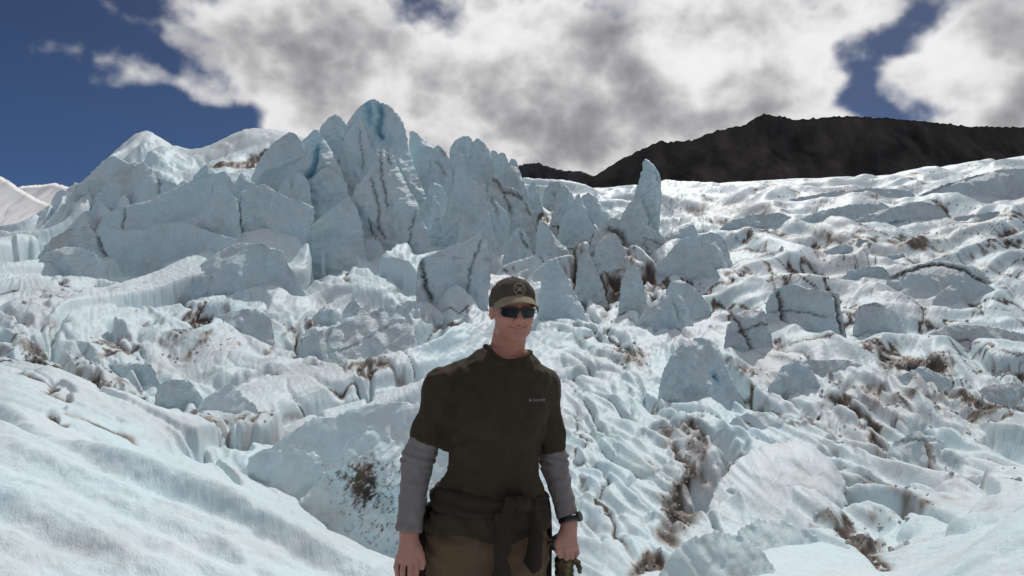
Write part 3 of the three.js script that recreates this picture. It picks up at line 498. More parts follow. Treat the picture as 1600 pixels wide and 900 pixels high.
// ---------------------------------------------------------------- seracs and ice blocks, each a solid of its own
// outline: from the left foot over the crest to the right foot, as sighted; d: distance of its foot; T: half thickness against its width
function iceSolid(pts, o, seed) {
  const R = rng(9000 + seed * 131), d0 = o.d, m = d0 / F;
  const ys = pts.map(p => p[1]), xs = pts.map(p => p[0]), yb = Math.max(...ys), xc = (Math.min(...xs) + Math.max(...xs)) / 2;
  const lean = o.lean ?? 0.22, yaw = o.yaw ?? (R() - 0.5) * 0.5;
  const y0 = (HY - yb) * m, x0 = (xc - HX) * m;
  const toWorld = ([px, py]) => { const rx = (px - HX) / F, ry = (HY - py) / F; const s = (d0 - lean * y0 - yaw * x0) / (1 - lean * ry - yaw * rx); return [rx * s, ry * s]; };
  const W = pts.map(toWorld);
  const wid = Math.max(...W.map(p => p[0])) - Math.min(...W.map(p => p[0])), top = Math.max(...W.map(p => p[1])), hgt = top - Math.min(...W.map(p => p[1]));
  const ext = o.ext ?? (0.35 * hgt + 0.25 * wid), first = W[0], last = W[W.length - 1];
  // refine the crest line: break long runs up so that it is not made of straight edges
  const line = []; const P = [[first[0] - ext * (o.flare ?? 0.22), first[1] - ext], ...W, [last[0] + ext * (o.flare ?? 0.22), last[1] - ext]];
  const jag = (o.jag ?? 1.4) * m;
  for (let i = 0; i + 1 < P.length; i++) {
    const a = P[i], b = P[i + 1], L = Math.hypot(b[0] - a[0], b[1] - a[1]), n = Math.max(1, Math.ceil(L / (m * 3.2)));
    for (let k = 0; k < n; k++) { const t = k / n, nx = -(b[1] - a[1]) / L, ny = (b[0] - a[0]) / L, q = (k ? 1 : 0.3) * jag * (n3(i + k * 0.55, seed * 3.1, 0) + 0.6 * n3(k * 1.7, i * 2.2, seed)); line.push([mix(a[0], b[0], t) + nx * q, mix(a[1], b[1], t) + ny * q]); }
  }
  line.push(P[P.length - 1]);
  const poly = line;
  const inside = (x, y) => { let c = false; for (let i = 0, j = poly.length - 1; i < poly.length; j = i++) { const a = poly[i], b = poly[j]; if ((a[1] > y) !== (b[1] > y) && x < (b[0] - a[0]) * (y - a[1]) / (b[1] - a[1]) + a[0]) c = !c; } return c; };
  const near = (x, y) => { let best = 1e9, bx = x, by = y; for (let i = 0; i + 1 < line.length; i++) { const a = line[i], b = line[i + 1], ex = b[0] - a[0], ey = b[1] - a[1], t = clamp(((x - a[0]) * ex + (y - a[1]) * ey) / (ex * ex + ey * ey)), qx = a[0] + ex * t, qy = a[1] + ey * t, q = (x - qx) ** 2 + (y - qy) ** 2; if (q < best) { best = q; bx = qx; by = qy; } } return [Math.sqrt(best), bx, by]; };
  const T = (o.T ?? 0.34) * Math.min(wid, hgt * 1.3), k = o.k ?? 1.5;
  // a few broken planes on the face
  const planes = []; for (let i = 0; i < (o.facets ?? 9); i++) { const t = R() * 6.283, s = 0.3 + 0.85 * R(); planes.push([Math.cos(t) * s, Math.sin(t) * s * 0.8, T * (0.55 + 0.45 * R()), xc * 0 + x0 + (R() - 0.5) * wid * 0.6, top - hgt * (0.2 + 0.7 * R())]); }
  const cracks = (o.cracks ?? []).map(c => ({ w: c.pts.map(toWorld), gw: (c.gw ?? 2) * m, gd: (c.gd ?? 4) * m, dirt: (c.dirt ?? 0.9) < 0 ? -1 : (c.dirt ?? 0.9) * 0.46, dw: (c.dw ?? c.gw ?? 2) * m * 1.3 }));
  const step = Math.max(m * (o.res ?? (o.cracks ? 2.3 : 2.8)), 0.006);
  const gx0 = Math.min(...P.map(p => p[0])) - step, gx1 = Math.max(...P.map(p => p[0])) + step, gy0 = Math.min(P[0][1], P[P.length - 1][1]), gy1 = top + 2 * jag + step;
  const nx = Math.ceil((gx1 - gx0) / step) + 1, ny = Math.ceil((gy1 - gy0) / step) + 1;
  const id = new Int32Array(nx * ny).fill(-1), idb = new Int32Array(nx * ny).fill(-1), pos = [], col = [], tmp = [0, 0, 0];
  const s0 = (o.s ?? 1) * m * 15;                   // size of melt ripples
  const fdir = o.fdir ?? (R() - 0.5) * 1.2, stripe = o.stripe ?? 0.6;
  const dep = (x, y) => d0 + lean * (y - y0) + yaw * (x - x0);
  for (let j = 0; j < ny; j++) for (let i = 0; i < nx; i++) {
    let x = gx0 + i * step, y = gy0 + j * step; const ins = inside(x, y); let [q, bx, by] = near(x, y);
    if (!ins) { if (q > step * 0.95) continue; x = bx; y = by; q = 0; }
    let f = 0.45 * T * (1 - Math.exp(-k * q / T)) + 0.55 * T * Math.min(1, 0.62 * k * q / T);
    for (const [a, b, c, px, py] of planes) f = Math.min(f, Math.max(f * 0.35, c + a * (x - px) + b * (y - py)));
    const ed = clamp(q / (m * 5));
    const c = Math.cos(fdir), s = Math.sin(fdir), u = (x * c + y * s) / s0, v = (-x * s + y * c) / (s0 * 3.2), dd = d0;
    f += ed * (0.22 * T * fbm3(x / wid * 3, y / wid * 3, seed * 1.7, 3) + s0 * stripe * 0.22 * (1 - Math.abs(n3(u * 0.8, v, seed)) - 0.6) + s0 * 0.10 * n3(x / s0, y / s0, seed) + s0 * 0.05 * n3(x / s0 * 2.3, y / s0 * 2.3, seed) + s0 * 0.032 * n3(x / s0 * 5, y / s0 * 5, seed));
    let dirt = 0, blueAdd = 0;
    for (const cr of cracks) { const [cq, , end] = polyDist(cr.w, x + m * 2 * n2(y / m * 0.08 + seed, seed), y + m * 2 * n2(x / m * 0.08, seed)); if (cq < cr.gw * 4) { f -= cr.gd * (0.4 + 0.6 * end) * Math.exp(-cq * cq / (cr.gw * cr.gw)); if (cr.dirt < 0) blueAdd = Math.max(blueAdd, Math.exp(-cq * cq / (cr.gw * cr.gw) * 0.3)); else dirt = Math.max(dirt, cr.dirt * (0.4 + 0.6 * end) * Math.exp(-cq * cq / (cr.dw * cr.dw)) * (0.8 + 0.5 * n2(x / m * 0.2, y / m * 0.2))); } }
    if (o.soot) for (const [sx, sy, rx, ry, kk] of o.soot) { const [wx, wy] = toWorld([sx, sy]), e = ((x - wx) / (rx * m)) ** 2 + ((y - wy) / (ry * m)) ** 2; if (e < 6) dirt = Math.max(dirt, clamp(kk * 1.0 * Math.exp(-e * 0.8) + 0.9 * (fbm2(x / m * 0.06, y / m * 0.06, 5) + 0.55 * n2(x / m * 0.9, y / m * 0.9)) * Math.exp(-e * 0.28) - 0.14)); }
    const z = dep(x, y); id[j * nx + i] = pos.length / 3; pos.push(x, y + EYE, -(z - f));
    iceColour(x, y, z, s0 * 1.6, dirt, (o.blue ?? 0.25), tmp, 0, 0.10 * n2(x / s0 * 0.9, y / s0 * 0.16 + seed) + 0.02, clamp(blueAdd) * 0.85); if (o.dust) { for (let n = 0; n < 3; n++) tmp[n] = mix(tmp[n], ICE_DUST[n], o.dust * clamp(0.5 + fbm2(x / s0 * 0.8, y / s0 * 0.8, 3) * 1.4)); }
    col.push(...tmp);
    if (q > 0) { const B = (o.back ?? 1.0) * T * (1 - Math.exp(-1.2 * q / T)) + ed * 0.1 * T * n3(x / s0 * 0.5, y / s0 * 0.5, seed + 9); idb[j * nx + i] = pos.length / 3; pos.push(x, y + EYE, -(z + B)); col.push(...tmp); } else idb[j * nx + i] = id[j * nx + i];
  }
  const idx = [];
  for (let j = 0; j + 1 < ny; j++) for (let i = 0; i + 1 < nx; i++) {
    const a = j * nx + i, b = a + 1, c = a + nx, e = c + 1, k4 = [a, b, e, c].filter(n => id[n] >= 0);
    if (k4.length < 3) continue;
    for (let n = 1; n + 1 < k4.length; n++) { idx.push(id[k4[0]], id[k4[n]], id[k4[n + 1]]); const B = [idb[k4[0]], idb[k4[n + 1]], idb[k4[n]]]; if (B[0] !== id[k4[0]] || B[1] !== id[k4[n + 1]] || B[2] !== id[k4[n]]) idx.push(...B); }
  }
  const g = new THREE.BufferGeometry(); g.setAttribute('position', new THREE.Float32BufferAttribute(pos, 3)); g.setAttribute('color', new THREE.Float32BufferAttribute(col, 3)); g.setAttribute('uv', new THREE.Float32BufferAttribute(Array.from({ length: pos.length / 3 * 2 }, (_, i) => (i % 2 ? pos[(i >> 1) * 3 + 1] : pos[(i >> 1) * 3] + 0.5 * pos[(i >> 1) * 3 + 2]) * (d0 > 13 ? 0.5 : 1)), 2)); g.setIndex(idx); g.computeVertexNormals();
  return g;
}
const pittedMat = iceMat.clone(); pittedMat.name = 'pitted ice'; pittedMat.bumpScale = 0.05;      // coarser melt pits on the icefall
let nSolid = 0, nTri = 0;
function ice(name, label, category, group, pts, o = {}) {
  if (o.d === undefined) { const xc = pts.reduce((s, p) => s + p[0], 0) / pts.length, b = o.b ?? Math.max(...pts.map(p => p[1])); o.d = surfaceAt(xc, b, 6.5)[1]; }
  const g = iceSolid(pts, o, ++nSolid); nTri += g.index.count / 3;
  return tag(addMesh(name, g, o.d > 13 ? pittedMat : iceMat), label, category, group);
}
const TOP = 'seracs of the icefall crest', WALL = 'ice walls of the left icefall', JUM = 'ice blocks of the dirty jumble', SLOPE = 'ice blocks on the right slope', LOW = 'ice mounds of the lower glacier';
const S = (label, pts, o) => ice('serac', label, 'serac', TOP, pts, o);
const Wl = (label, pts, o) => ice('ice_cliff', label, 'ice cliff', WALL, pts, o);
const J = (label, pts, o) => ice('ice_block', label, 'ice block', JUM, pts, o);
const Rt = (label, pts, o) => ice('ice_block', label, 'ice block', SLOPE, pts, o);
const Lo = (label, pts, o) => ice('ice_mound', label, 'ice mound', LOW, pts, { s: o.d < 13 ? 2.0 : 1.3, jag: o.d < 13 ? 2.6 : 1.6, ...o });
const crack = (pts, gw = 2, gd = 5, dirt = 0.9) => ({ pts, gw, gd, dirt });

// icefall crest, left to right
S('highest serac of the icefall, a broad rounded tower with a notched blue top', [[530, 300], [533, 262], [536, 218], [544, 190], [555, 174], [564, 165], [577, 156], [586, 155], [595, 162], [599, 160], [608, 165], [620, 176], [630, 190], [634, 208], [639, 233], [651, 271], [664, 302], [674, 335], [684, 370]], { d: 30.95, T: 0.30, blue: 0.4, k: 1.8, cracks: [crack([[594, 165], [596, 185], [590, 205], [596, 215]], 4, 14, -1), crack([[575, 160], [578, 190]], 4, 6, -1)] });
S('tall pointed fin leaning on the highest serac, dark crack down its middle', [[527, 320], [530, 262], [533, 233], [538, 212], [552, 192], [561, 180], [564, 178], [568, 193], [574, 208], [580, 222], [588, 250], [592, 300]], { d: 30.22, T: 0.22, lean: 0.15, blue: 0.2, cracks: [crack([[561, 196], [564, 227], [567, 252], [566, 268]], 1.4, 4, 0.8)] });
S('two horned grey white pyramid serac in front of the highest tower, long dark cracks', [[540, 390], [543, 340], [546, 317], [555, 292], [574, 271], [580, 255], [586, 233], [590, 228], [594, 240], [597, 232], [602, 236], [606, 243], [610, 232], [614, 243], [627, 271], [639, 296], [651, 314], [658, 333], [668, 362], [672, 398]], { d: 27.33, T: 0.36, lean: 0.25, blue: 0.0, cracks: [crack([[595, 243], [597, 274], [605, 299], [608, 330]]), crack([[580, 277], [586, 299], [595, 327], [592, 355], [603, 376]]), crack([[651, 330], [642, 358], [639, 395]], 1.6), crack([[577, 340], [581, 365], [584, 385]], 1.4), crack([[606, 243], [610, 260]], 1.4)] });
S('rounded blue serac shoulder just left of the highest tower', [[494, 262], [499, 215], [501, 198], [512, 185], [524, 178], [533, 184], [544, 196], [552, 240], [556, 270]], { d: 31.53, T: 0.35, blue: 0.5 });
S('broad smooth tooth of ice beside the snow ridge, leftmost of the crest seracs', [[385, 296], [393, 277], [407, 247], [423, 227], [440, 214], [453, 206], [460, 208], [472, 223], [477, 238], [480, 262], [484, 280]], { d: 30.95, T: 0.3, blue: 0.3 });
S('small blue tooth between the smooth tooth and the rounded shoulder', [[468, 245], [471, 222], [484, 209], [491, 202], [498, 203], [501, 218], [506, 250]], { d: 32.11, T: 0.3, blue: 0.5 });
S('slanting ice ridge with a deep blue slot, left of the highest tower', [[436, 290], [446, 271], [471, 249], [490, 230], [504, 217], [510, 221], [515, 230], [524, 246], [530, 258], [538, 280], [540, 300]], { d: 29.48, T: 0.34, blue: 0.2, cracks: [crack([[498, 228], [495, 250], [491, 266], [481, 278]], 4, 16, -1)] });
S('pale block with a frosty top edge below the slanting ice ridge', [[478, 330], [483, 300], [484, 283], [493, 274], [502, 264], [511, 261], [521, 267], [533, 274], [543, 288], [548, 330]], { d: 28.72, T: 0.32, blue: 0.35 });
S('low pointed block left of the pale frosty block', [[428, 318], [440, 288], [449, 277], [457, 274], [470, 270], [480, 280], [484, 290], [488, 330]], { d: 28.42, T: 0.34, blue: 0.3, cracks: [crack([[456, 276], [455, 300]], 2, 4, 0.6)] });
S('serac with a sunlit ledge right behind the highest tower', [[636, 300], [639, 237], [640, 206], [645, 204], [659, 214], [671, 225], [680, 232], [686, 260], [690, 300]], { d: 32.67, T: 0.3, blue: 0.35 });
S('streaked serac leaning left over a round blue lump', [[668, 320], [672, 250], [677, 232], [684, 226], [693, 234], [701, 247], [707, 268], [712, 310], [712, 340]], { d: 31.53, T: 0.32, blue: 0.2, cracks: [crack([[680, 248], [690, 262], [695, 275]], 2, 4, 0.6), crack([[688, 232], [697, 246]], 2, 4, 0.7)] });
S('rear serac with a knobbly blue crown right of the main tower', [[700, 290], [702, 250], [704, 230], [712, 219], [724, 212], [733, 213], [740, 222], [744, 260], [748, 300]], { d: 34.06, T: 0.34, blue: 0.5 });
S('smooth rounded rear serac beside the knobbly blue crown', [[730, 300], [734, 246], [738, 224], [746, 216], [755, 222], [764, 234], [768, 250], [776, 280], [784, 310]], { d: 33.23, T: 0.34, blue: 0.35 });
S('three fingered pale blue serac at the back', [[760, 310], [764, 246], [767, 236], [774, 236], [780, 244], [783, 238], [789, 240], [794, 253], [800, 290], [804, 320]], { d: 34.33, T: 0.3, blue: 0.5 });
S('rounded rear serac, rightmost before the dark mountain', [[786, 320], [793, 258], [799, 248], [805, 249], [809, 257], [814, 272], [823, 300], [834, 330]], { d: 33.51, T: 0.3, blue: 0.45 });
S('thin rounded blade of ice behind the big sharp fin', [[702, 310], [705, 253], [708, 240], [715, 237], [724, 244], [730, 256], [734, 275], [740, 310]], { d: 31.82, T: 0.26, blue: 0.35 });
S('big sharp pale blue fin right of the main tower', [[684, 372], [690, 352], [699, 324], [707, 293], [711, 266], [714, 251], [721, 258], [733, 272], [746, 287], [754, 320], [760, 370]], { d: 28.88, T: 0.24, lean: 0.14, blue: 0.35, stripe: 0.25 });
S('grey ice fin standing before the big sharp fin', [[714, 372], [716, 352], [721, 331], [730, 306], [743, 293], [754, 286], [758, 290], [761, 309], [764, 331], [770, 352], [776, 376]], { d: 27.65, T: 0.36, blue: 0.1, stripe: 0.25 });
S('sharp edged slab with a dark back seam beside the grey fin', [[762, 392], [761, 324], [763, 300], [771, 309], [780, 321], [792, 331], [797, 346], [796, 370], [792, 392]], { d: 27.96, T: 0.34, yaw: 0.5, blue: 0.1, cracks: [crack([[764, 304], [772, 320], [778, 338]], 1.6, 4)] });
S('folded dirty slab with black seams on the crest', [[760, 322], [762, 284], [774, 276], [783, 287], [789, 291], [802, 294], [814, 304], [823, 318], [832, 336], [836, 352]], { d: 29.78, T: 0.32, blue: -0.05, dust: 0.35, cracks: [crack([[764, 277], [778, 283], [785, 300], [808, 304], [820, 315], [829, 336]], 2.4, 6, 1), crack([[786, 300], [794, 322], [800, 336]], 2, 5, 1)] });
S('leaning grey pillar behind the folded dirty slab', [[780, 330], [786, 290], [789, 268], [799, 259], [808, 262], [817, 281], [823, 300], [836, 336]], { d: 31.24, T: 0.34, blue: 0.2 });
S('round blue lump in the gap beside the main tower', [[660, 350], [665, 320], [668, 292], [677, 285], [690, 290], [698, 303], [702, 330], [706, 355]], { d: 29.78, T: 0.4, blue: 0.5, facets: 2 });
S('little upright knob of ice before the round blue lump', [[668, 350], [672, 326], [674, 307], [680, 306], [688, 326], [692, 352]], { d: 29.03, T: 0.45, blue: 0.45, facets: 2 });
S('narrow blue spike at the right end of the crest seracs', [[822, 335], [826, 300], [829, 286], [834, 283], [840, 300], [848, 325], [852, 345]], { d: 32.39, T: 0.3, blue: 0.5 });
S('blocky pale ice horn left of the notch under the mountain', [[846, 335], [850, 300], [860, 285], [872, 284], [880, 298], [888, 320], [892, 340]], { d: 33.51, T: 0.32, blue: 0.35, cracks: [crack([[866, 300], [872, 312], [876, 320]], 2, 4, 0.8)] });
S('pointed pale horn between the blocky horn and the pyramid', [[864, 330], [868, 304], [874, 293], [883, 288], [895, 304], [904, 330]], { d: 31.82, T: 0.32, blue: 0.3 });
S('small clean pyramid of ice before the notch under the mountain', [[874, 352], [880, 338], [892, 324], [900, 306], [905, 302], [911, 315], [921, 335], [934, 360]], { d: 28.27, T: 0.36, blue: 0.3, stripe: 0.2 });
S('tall lone pillar with a rounded tip against the dark mountain', [[984, 360], [987, 332], [991, 306], [999, 280], [1004, 263], [1004, 254], [1009, 248], [1016, 253], [1025, 262], [1031, 272], [1033, 286], [1034, 304], [1033, 324], [1030, 360]], { d: 29.48, T: 0.42, lean: 0.05, blue: 0.15, facets: 3, flare: 0.1, cracks: [crack([[1009, 264], [1018, 269], [1026, 276], [1031, 288]], 2, 4, 0.25)] });  // groove near the tip is tinted: its shade is put into the colour
S('smaller pillar leaning against the left of the lone tall pillar', [[962, 358], [971, 337], [981, 321], [993, 308], [1000, 306], [1004, 318], [1011, 338], [1016, 362]], { d: 28.88, T: 0.4, blue: 0.1, facets: 3 });

// walls and domes of the left icefall
Wl('uppermost left ice wall under the snow ridge', [[96, 330], [120, 292], [140, 273], [160, 252], [177, 243], [200, 254], [224, 262], [240, 280]], { d: 29.78, T: 0.3, blue: 0.15 });
Wl('domed ice wall with a dark notch near the far left skyline', [[128, 350], [137, 333], [143, 313], [160, 292], [183, 277], [207, 263], [223, 253], [237, 263], [247, 280], [262, 284], [284, 290], [296, 320]], { d: 28.27, T: 0.3, blue: 0.25, cracks: [crack([[246, 270], [248, 288], [250, 303]], 2.4, 6, 0.7), crack([[146, 308], [139, 330]], 3, 6, 0.6)] });
Wl('small pointed tooth behind the long blue wall', [[296, 292], [303, 277], [313, 264], [322, 257], [330, 263], [340, 272], [350, 292]], { d: 29.18, T: 0.35, blue: 0.3 });
Wl('curved horn of ice behind the cracked corner block', [[358, 312], [365, 290], [372, 276], [378, 268], [384, 277], [400, 288], [412, 310]], { d: 27.96, T: 0.35, blue: 0.35 });
Wl('long slanting blue wall, upper of the two left walls', [[148, 366], [155, 350], [163, 338], [183, 325], [210, 318], [233, 313], [260, 300], [287, 288], [313, 280], [333, 273], [350, 267], [360, 277], [366, 293], [372, 330]], { d: 26.86, T: 0.2, lean: 0.3, blue: 0.4, stripe: 0.25, cracks: [crack([[197, 325], [195, 345], [192, 360]], 2.2, 6, 0.85)] });
Wl('cracked corner block where the long blue walls meet', [[282, 362], [290, 345], [313, 330], [328, 310], [333, 291], [353, 289], [363, 300], [371, 313], [375, 340], [378, 385]], { d: 25.41, T: 0.3, blue: 0.3, stripe: 0.3 });
Wl('ice wall with a frosty sunlit top, right of the cracked corner block', [[374, 392], [373, 320], [376, 299], [390, 295], [410, 287], [420, 293], [447, 307], [467, 313], [490, 323], [492, 342], [482, 367], [470, 395]], { d: 25.9, T: 0.28, blue: 0.25, lean: 0.4, cracks: [crack([[374, 300], [373, 330], [376, 360], [374, 378]], 2, 8, 0.9)] });
Wl('great smooth blue wall, lower of the two left walls', [[150, 440], [148, 372], [157, 354], [177, 357], [197, 360], [227, 361], [243, 352], [260, 348], [287, 347], [327, 361], [367, 373], [385, 400], [390, 450]], { d: 24.58, T: 0.14, lean: 0.18, blue: 0.38, stripe: 0.15, facets: 3, cracks: [crack([[150, 365], [156, 385], [166, 405]], 3, 10, 0.95), crack([[172, 445], [178, 425], [180, 415]], 3, 6, 0.9)] });
Wl('sloping triangular facet of ice below the pyramid serac', [[446, 400], [455, 388], [480, 358], [502, 339], [515, 327], [546, 305], [560, 330], [568, 360], [574, 398]], { d: 26.38, T: 0.22, lean: 0.5, blue: 0.25 });
Wl('big rounded blue dome in front of the left walls', [[292, 470], [300, 435], [313, 414], [340, 394], [373, 379], [400, 380], [430, 388], [443, 393], [450, 413], [467, 440], [486, 470]], { d: 22.87, T: 0.4, lean: 0.3, blue: 0.3, stripe: 0.25, facets: 3 });
Wl('low pale block at the foot of the big dome', [[246, 474], [252, 447], [273, 438], [313, 430], [331, 430], [333, 443], [330, 470]], { d: 22.16, T: 0.35, blue: 0.2, cracks: [crack([[298, 432], [299, 452]], 1.8, 4, 0.5), crack([[331, 434], [328, 452], [324, 464]], 2, 5, 0.8)] });
Wl('rounded white block at the left end of the blue wall', [[56, 432], [62, 402], [80, 392], [100, 386], [133, 387], [150, 397], [162, 417], [172, 432], [173, 450]], { d: 23.39, T: 0.4, blue: 0.05 });
Wl('stepped white ledge above the rounded left block', [[60, 400], [80, 372], [110, 358], [136, 352], [150, 362], [156, 400]], { d: 24.91, T: 0.35, blue: 0.0, dust: 0.3 });

// the dirty jumble in the middle
J('big grey block with a raised fin, just left behind the cap', [[650, 476], [652, 420], [659, 403], [680, 396], [702, 384], [724, 377], [740, 368], [752, 354], [755, 368], [764, 387], [768, 404], [766, 432], [762, 478]], { d: 21.98, T: 0.30, lean: 0.2, blue: 0.0, stripe: 0.3, cracks: [crack([[754, 372], [746, 392], [738, 408], [733, 430], [730, 462]], 2, 6, 0.75), crack([[657, 404], [661, 425], [665, 448], [676, 474]], 4, 14, 1), crack([[672, 398], [700, 402], [725, 406]], 1.6, 3, 0.35)] });
J('twin rounded ice humps right above the cap', [[788, 398], [792, 381], [799, 366], [808, 355], [817, 362], [827, 374], [834, 398]], { d: 27.02, T: 0.42, blue: 0.15, cracks: [crack([[811, 360], [817, 376], [824, 390]], 2, 6, 0.8)] });
J('tall narrow tooth at the left edge of the dirty jumble', [[834, 400], [837, 380], [839, 355], [844, 343], [855, 352], [870, 374], [886, 390], [902, 412]], { d: 26.38, T: 0.36, blue: 0.15 });
J('smooth blue hollow face to the right of the cap', [[842, 480], [845, 445], [848, 418], [858, 405], [873, 408], [882, 424], [896, 455], [912, 482]], { d: 21.8, T: 0.3, blue: 0.3, stripe: 0.3, facets: 2 });
J('slumped block behind the arched block', [[902, 330], [909, 308], [918, 301], [932, 309], [944, 325], [958, 340]], { d: 30.37, T: 0.34, blue: 0.2 });
J('arched block with a black gap under its roof', [[924, 376], [929, 361], [947, 347], [961, 340], [976, 347], [984, 361], [988, 384], [994, 410]], { d: 26.54, T: 0.36, blue: 0.0, dust: 0.25, cracks: [crack([[948, 358], [962, 360], [972, 366], [976, 384], [996, 400]], 4, 14, 1)] });
J('seamed block to the right of the arched block', [[984, 420], [987, 362], [1002, 354], [1016, 356], [1033, 367], [1045, 384], [1048, 402], [1040, 424]], { d: 26.86, T: 0.34, blue: 0.05, dust: 0.2, cracks: [crack([[1000, 372], [1020, 376], [1036, 384]], 1.8, 4, 0.8), crack([[1004, 376], [1012, 394], [1018, 408]], 1.8, 4, 0.7)] });
J('fluted block under the arched block', [[924, 430], [930, 384], [947, 368], [961, 364], [974, 384], [984, 408], [990, 436]], { d: 25.41, T: 0.36, blue: 0.0, stripe: 1.0 });
J('big wedge shaped block below the lone tall pillar', [[1022, 424], [1028, 414], [1045, 396], [1059, 379], [1074, 370], [1091, 369], [1100, 390], [1111, 411], [1126, 433], [1122, 450], [1104, 468]], { d: 24.24, T: 0.3, lean: 0.2, yaw: -0.3, blue: 0.1, stripe: 0.3 });
J('low triangular block between the pillar and the wedge', [[1034, 384], [1042, 368], [1062, 358], [1083, 350], [1089, 360], [1094, 384]], { d: 27.96, T: 0.34, blue: 0.1 });
J('rounded block on the right of the big wedge', [[1086, 410], [1094, 370], [1109, 363], [1126, 367], [1135, 382], [1141, 402], [1148, 424]], { d: 26.38, T: 0.36, blue: 0.05 });
J('small round shouldered block leaning on the right of the wedge', [[1100, 426], [1101, 392], [1109, 381], [1118, 379], [1127, 391], [1134, 410], [1140, 430]], { d: 25.57, T: 0.4, blue: 0.1 });
J('rippled dome below the wedge, right of the two', [[1034, 482], [1040, 456], [1049, 440], [1062, 437], [1080, 445], [1097, 463], [1110, 482], [1112, 506]], { d: 21.62, T: 0.4, blue: 0.0, stripe: 1.0 });
J('rippled dome below the wedge, left of the two', [[992, 516], [1000, 496], [1013, 477], [1033, 463], [1057, 454], [1068, 468], [1076, 486], [1086, 518]], { d: 20.33, T: 0.38, blue: 0.05, stripe: 1.0, cracks: [crack([[1050, 470], [1058, 490], [1062, 506]], 2, 5, 0.5)] });
J('upright slab with a dusty back between the jumble and the domes', [[966, 490], [970, 440], [974, 427], [984, 421], [996, 419], [1003, 437], [1008, 460], [1014, 492]], { d: 22.69, T: 0.36, blue: 0.05, dust: 0.15 });
J('leaning slab wedged in the dirty jumble', [[900, 440], [903, 405], [912, 392], [922, 396], [930, 410], [938, 436], [944, 452]], { d: 24.07, T: 0.36, blue: 0.0, dust: 0.3 });

// right slope
Rt('lone little spike standing on the right slope', [[1196, 420], [1206, 406], [1217, 391], [1222, 383], [1227, 394], [1236, 408], [1250, 424]], { d: 26.7, T: 0.4, blue: 0.35, facets: 2 });
Rt('long low white block above the middle of the right slope', [[1266, 420], [1275, 400], [1300, 387], [1323, 381], [1333, 387], [1337, 400], [1340, 422]], { d: 27.02, T: 0.38, blue: 0.15 });
Rt('angular block with a shaded right face on the right slope', [[1332, 420], [1336, 385], [1341, 373], [1357, 375], [1373, 390], [1368, 404], [1358, 420]], { d: 27.33, T: 0.38, blue: 0.05, dust: 0.2 });
Rt('pale block with a clean blue front beside the angular block', [[1352, 424], [1358, 409], [1380, 402], [1403, 397], [1413, 398], [1416, 424]], { d: 26.38, T: 0.34, blue: 0.35 });
Rt('small fin of ice near the top of the right slope', [[1490, 340], [1498, 322], [1508, 312], [1517, 306], [1525, 308], [1528, 340]], { d: 33.78, T: 0.3, blue: 0.3 });
Rt('flat topped block under the right hand crest', [[1540, 336], [1545, 317], [1567, 312], [1600, 313], [1640, 320], [1660, 340]], { d: 34.33, T: 0.3, blue: 0.2 });
Rt('rounded block high on the right slope', [[1362, 380], [1366, 350], [1378, 341], [1392, 338], [1407, 350], [1416, 380]], { d: 30.66, T: 0.4, blue: 0.15 });
Rt('long rounded block stepping down from the right hand crest', [[1432, 384], [1440, 366], [1450, 355], [1473, 346], [1490, 340], [1520, 334], [1560, 330], [1576, 350], [1580, 376]], { d: 30.95, T: 0.36, blue: 0.15 });
Rt('big domed block with a black lip at the right edge', [[1448, 506], [1458, 468], [1477, 450], [1500, 440], [1520, 438], [1547, 447], [1567, 460], [1593, 483], [1590, 506]], { d: 21.8, T: 0.36, lean: 0.5, blue: 0.05, cracks: [crack([[1536, 496], [1546, 486], [1570, 484], [1592, 486]], 3, 8, 1)] });  // black colour follows the groove along the lip
Rt('steep faced block with fine dark streaks on the right slope', [[1330, 540], [1337, 490], [1343, 478], [1367, 472], [1390, 477], [1402, 490], [1414, 510], [1422, 540]], { d: 19.95, T: 0.34, blue: 0.05, stripe: 0.8, cracks: [crack([[1340, 482], [1352, 476], [1378, 478]], 2, 3, 0.7)] });
Rt('low white hump between the domed and streaked blocks', [[1306, 450], [1313, 436], [1327, 423], [1350, 417], [1380, 417], [1390, 430], [1396, 450]], { d: 24.24, T: 0.4, blue: 0.1 });
Rt('small square block with a grey face far up the right slope', [[1466, 396], [1471, 376], [1480, 371], [1500, 372], [1517, 374], [1521, 396]], { d: 29.18, T: 0.36, blue: 0.1 });
Rt('cube like block at the right edge under the long rounded block', [[1536, 396], [1541, 370], [1556, 362], [1574, 366], [1582, 396]], { d: 28.57, T: 0.4, blue: 0.1 });

// long overlapping slabs of the right slope
Rt('long top slab lying just under the foot of the dark mountain', [[1176, 330], [1230, 312], [1300, 299], [1360, 293], [1420, 297], [1446, 318]], { b: 322, T: 0.3, lean: 0.7, blue: 0.1, dust: 0.2 });
Rt('rounded slab below the long top slab, middle of the right slope', [[1226, 360], [1240, 346], [1280, 330], [1330, 319], [1380, 317], [1402, 332], [1408, 356]], { b: 352, T: 0.3, lean: 0.6, blue: 0.12, dust: 0.25, cracks: [crack([[1232, 350], [1290, 348], [1350, 352], [1400, 348]], 2.4, 5, 1)] });
Rt('humped slab right of the rounded one, dark seam at its foot', [[1316, 362], [1330, 346], [1352, 337], [1400, 322], [1440, 314], [1470, 323], [1490, 350]], { b: 350, T: 0.3, lean: 0.6, blue: 0.1, dust: 0.2, cracks: [crack([[1330, 352], [1380, 350], [1440, 345], [1482, 344]], 2.4, 5, 1)] });
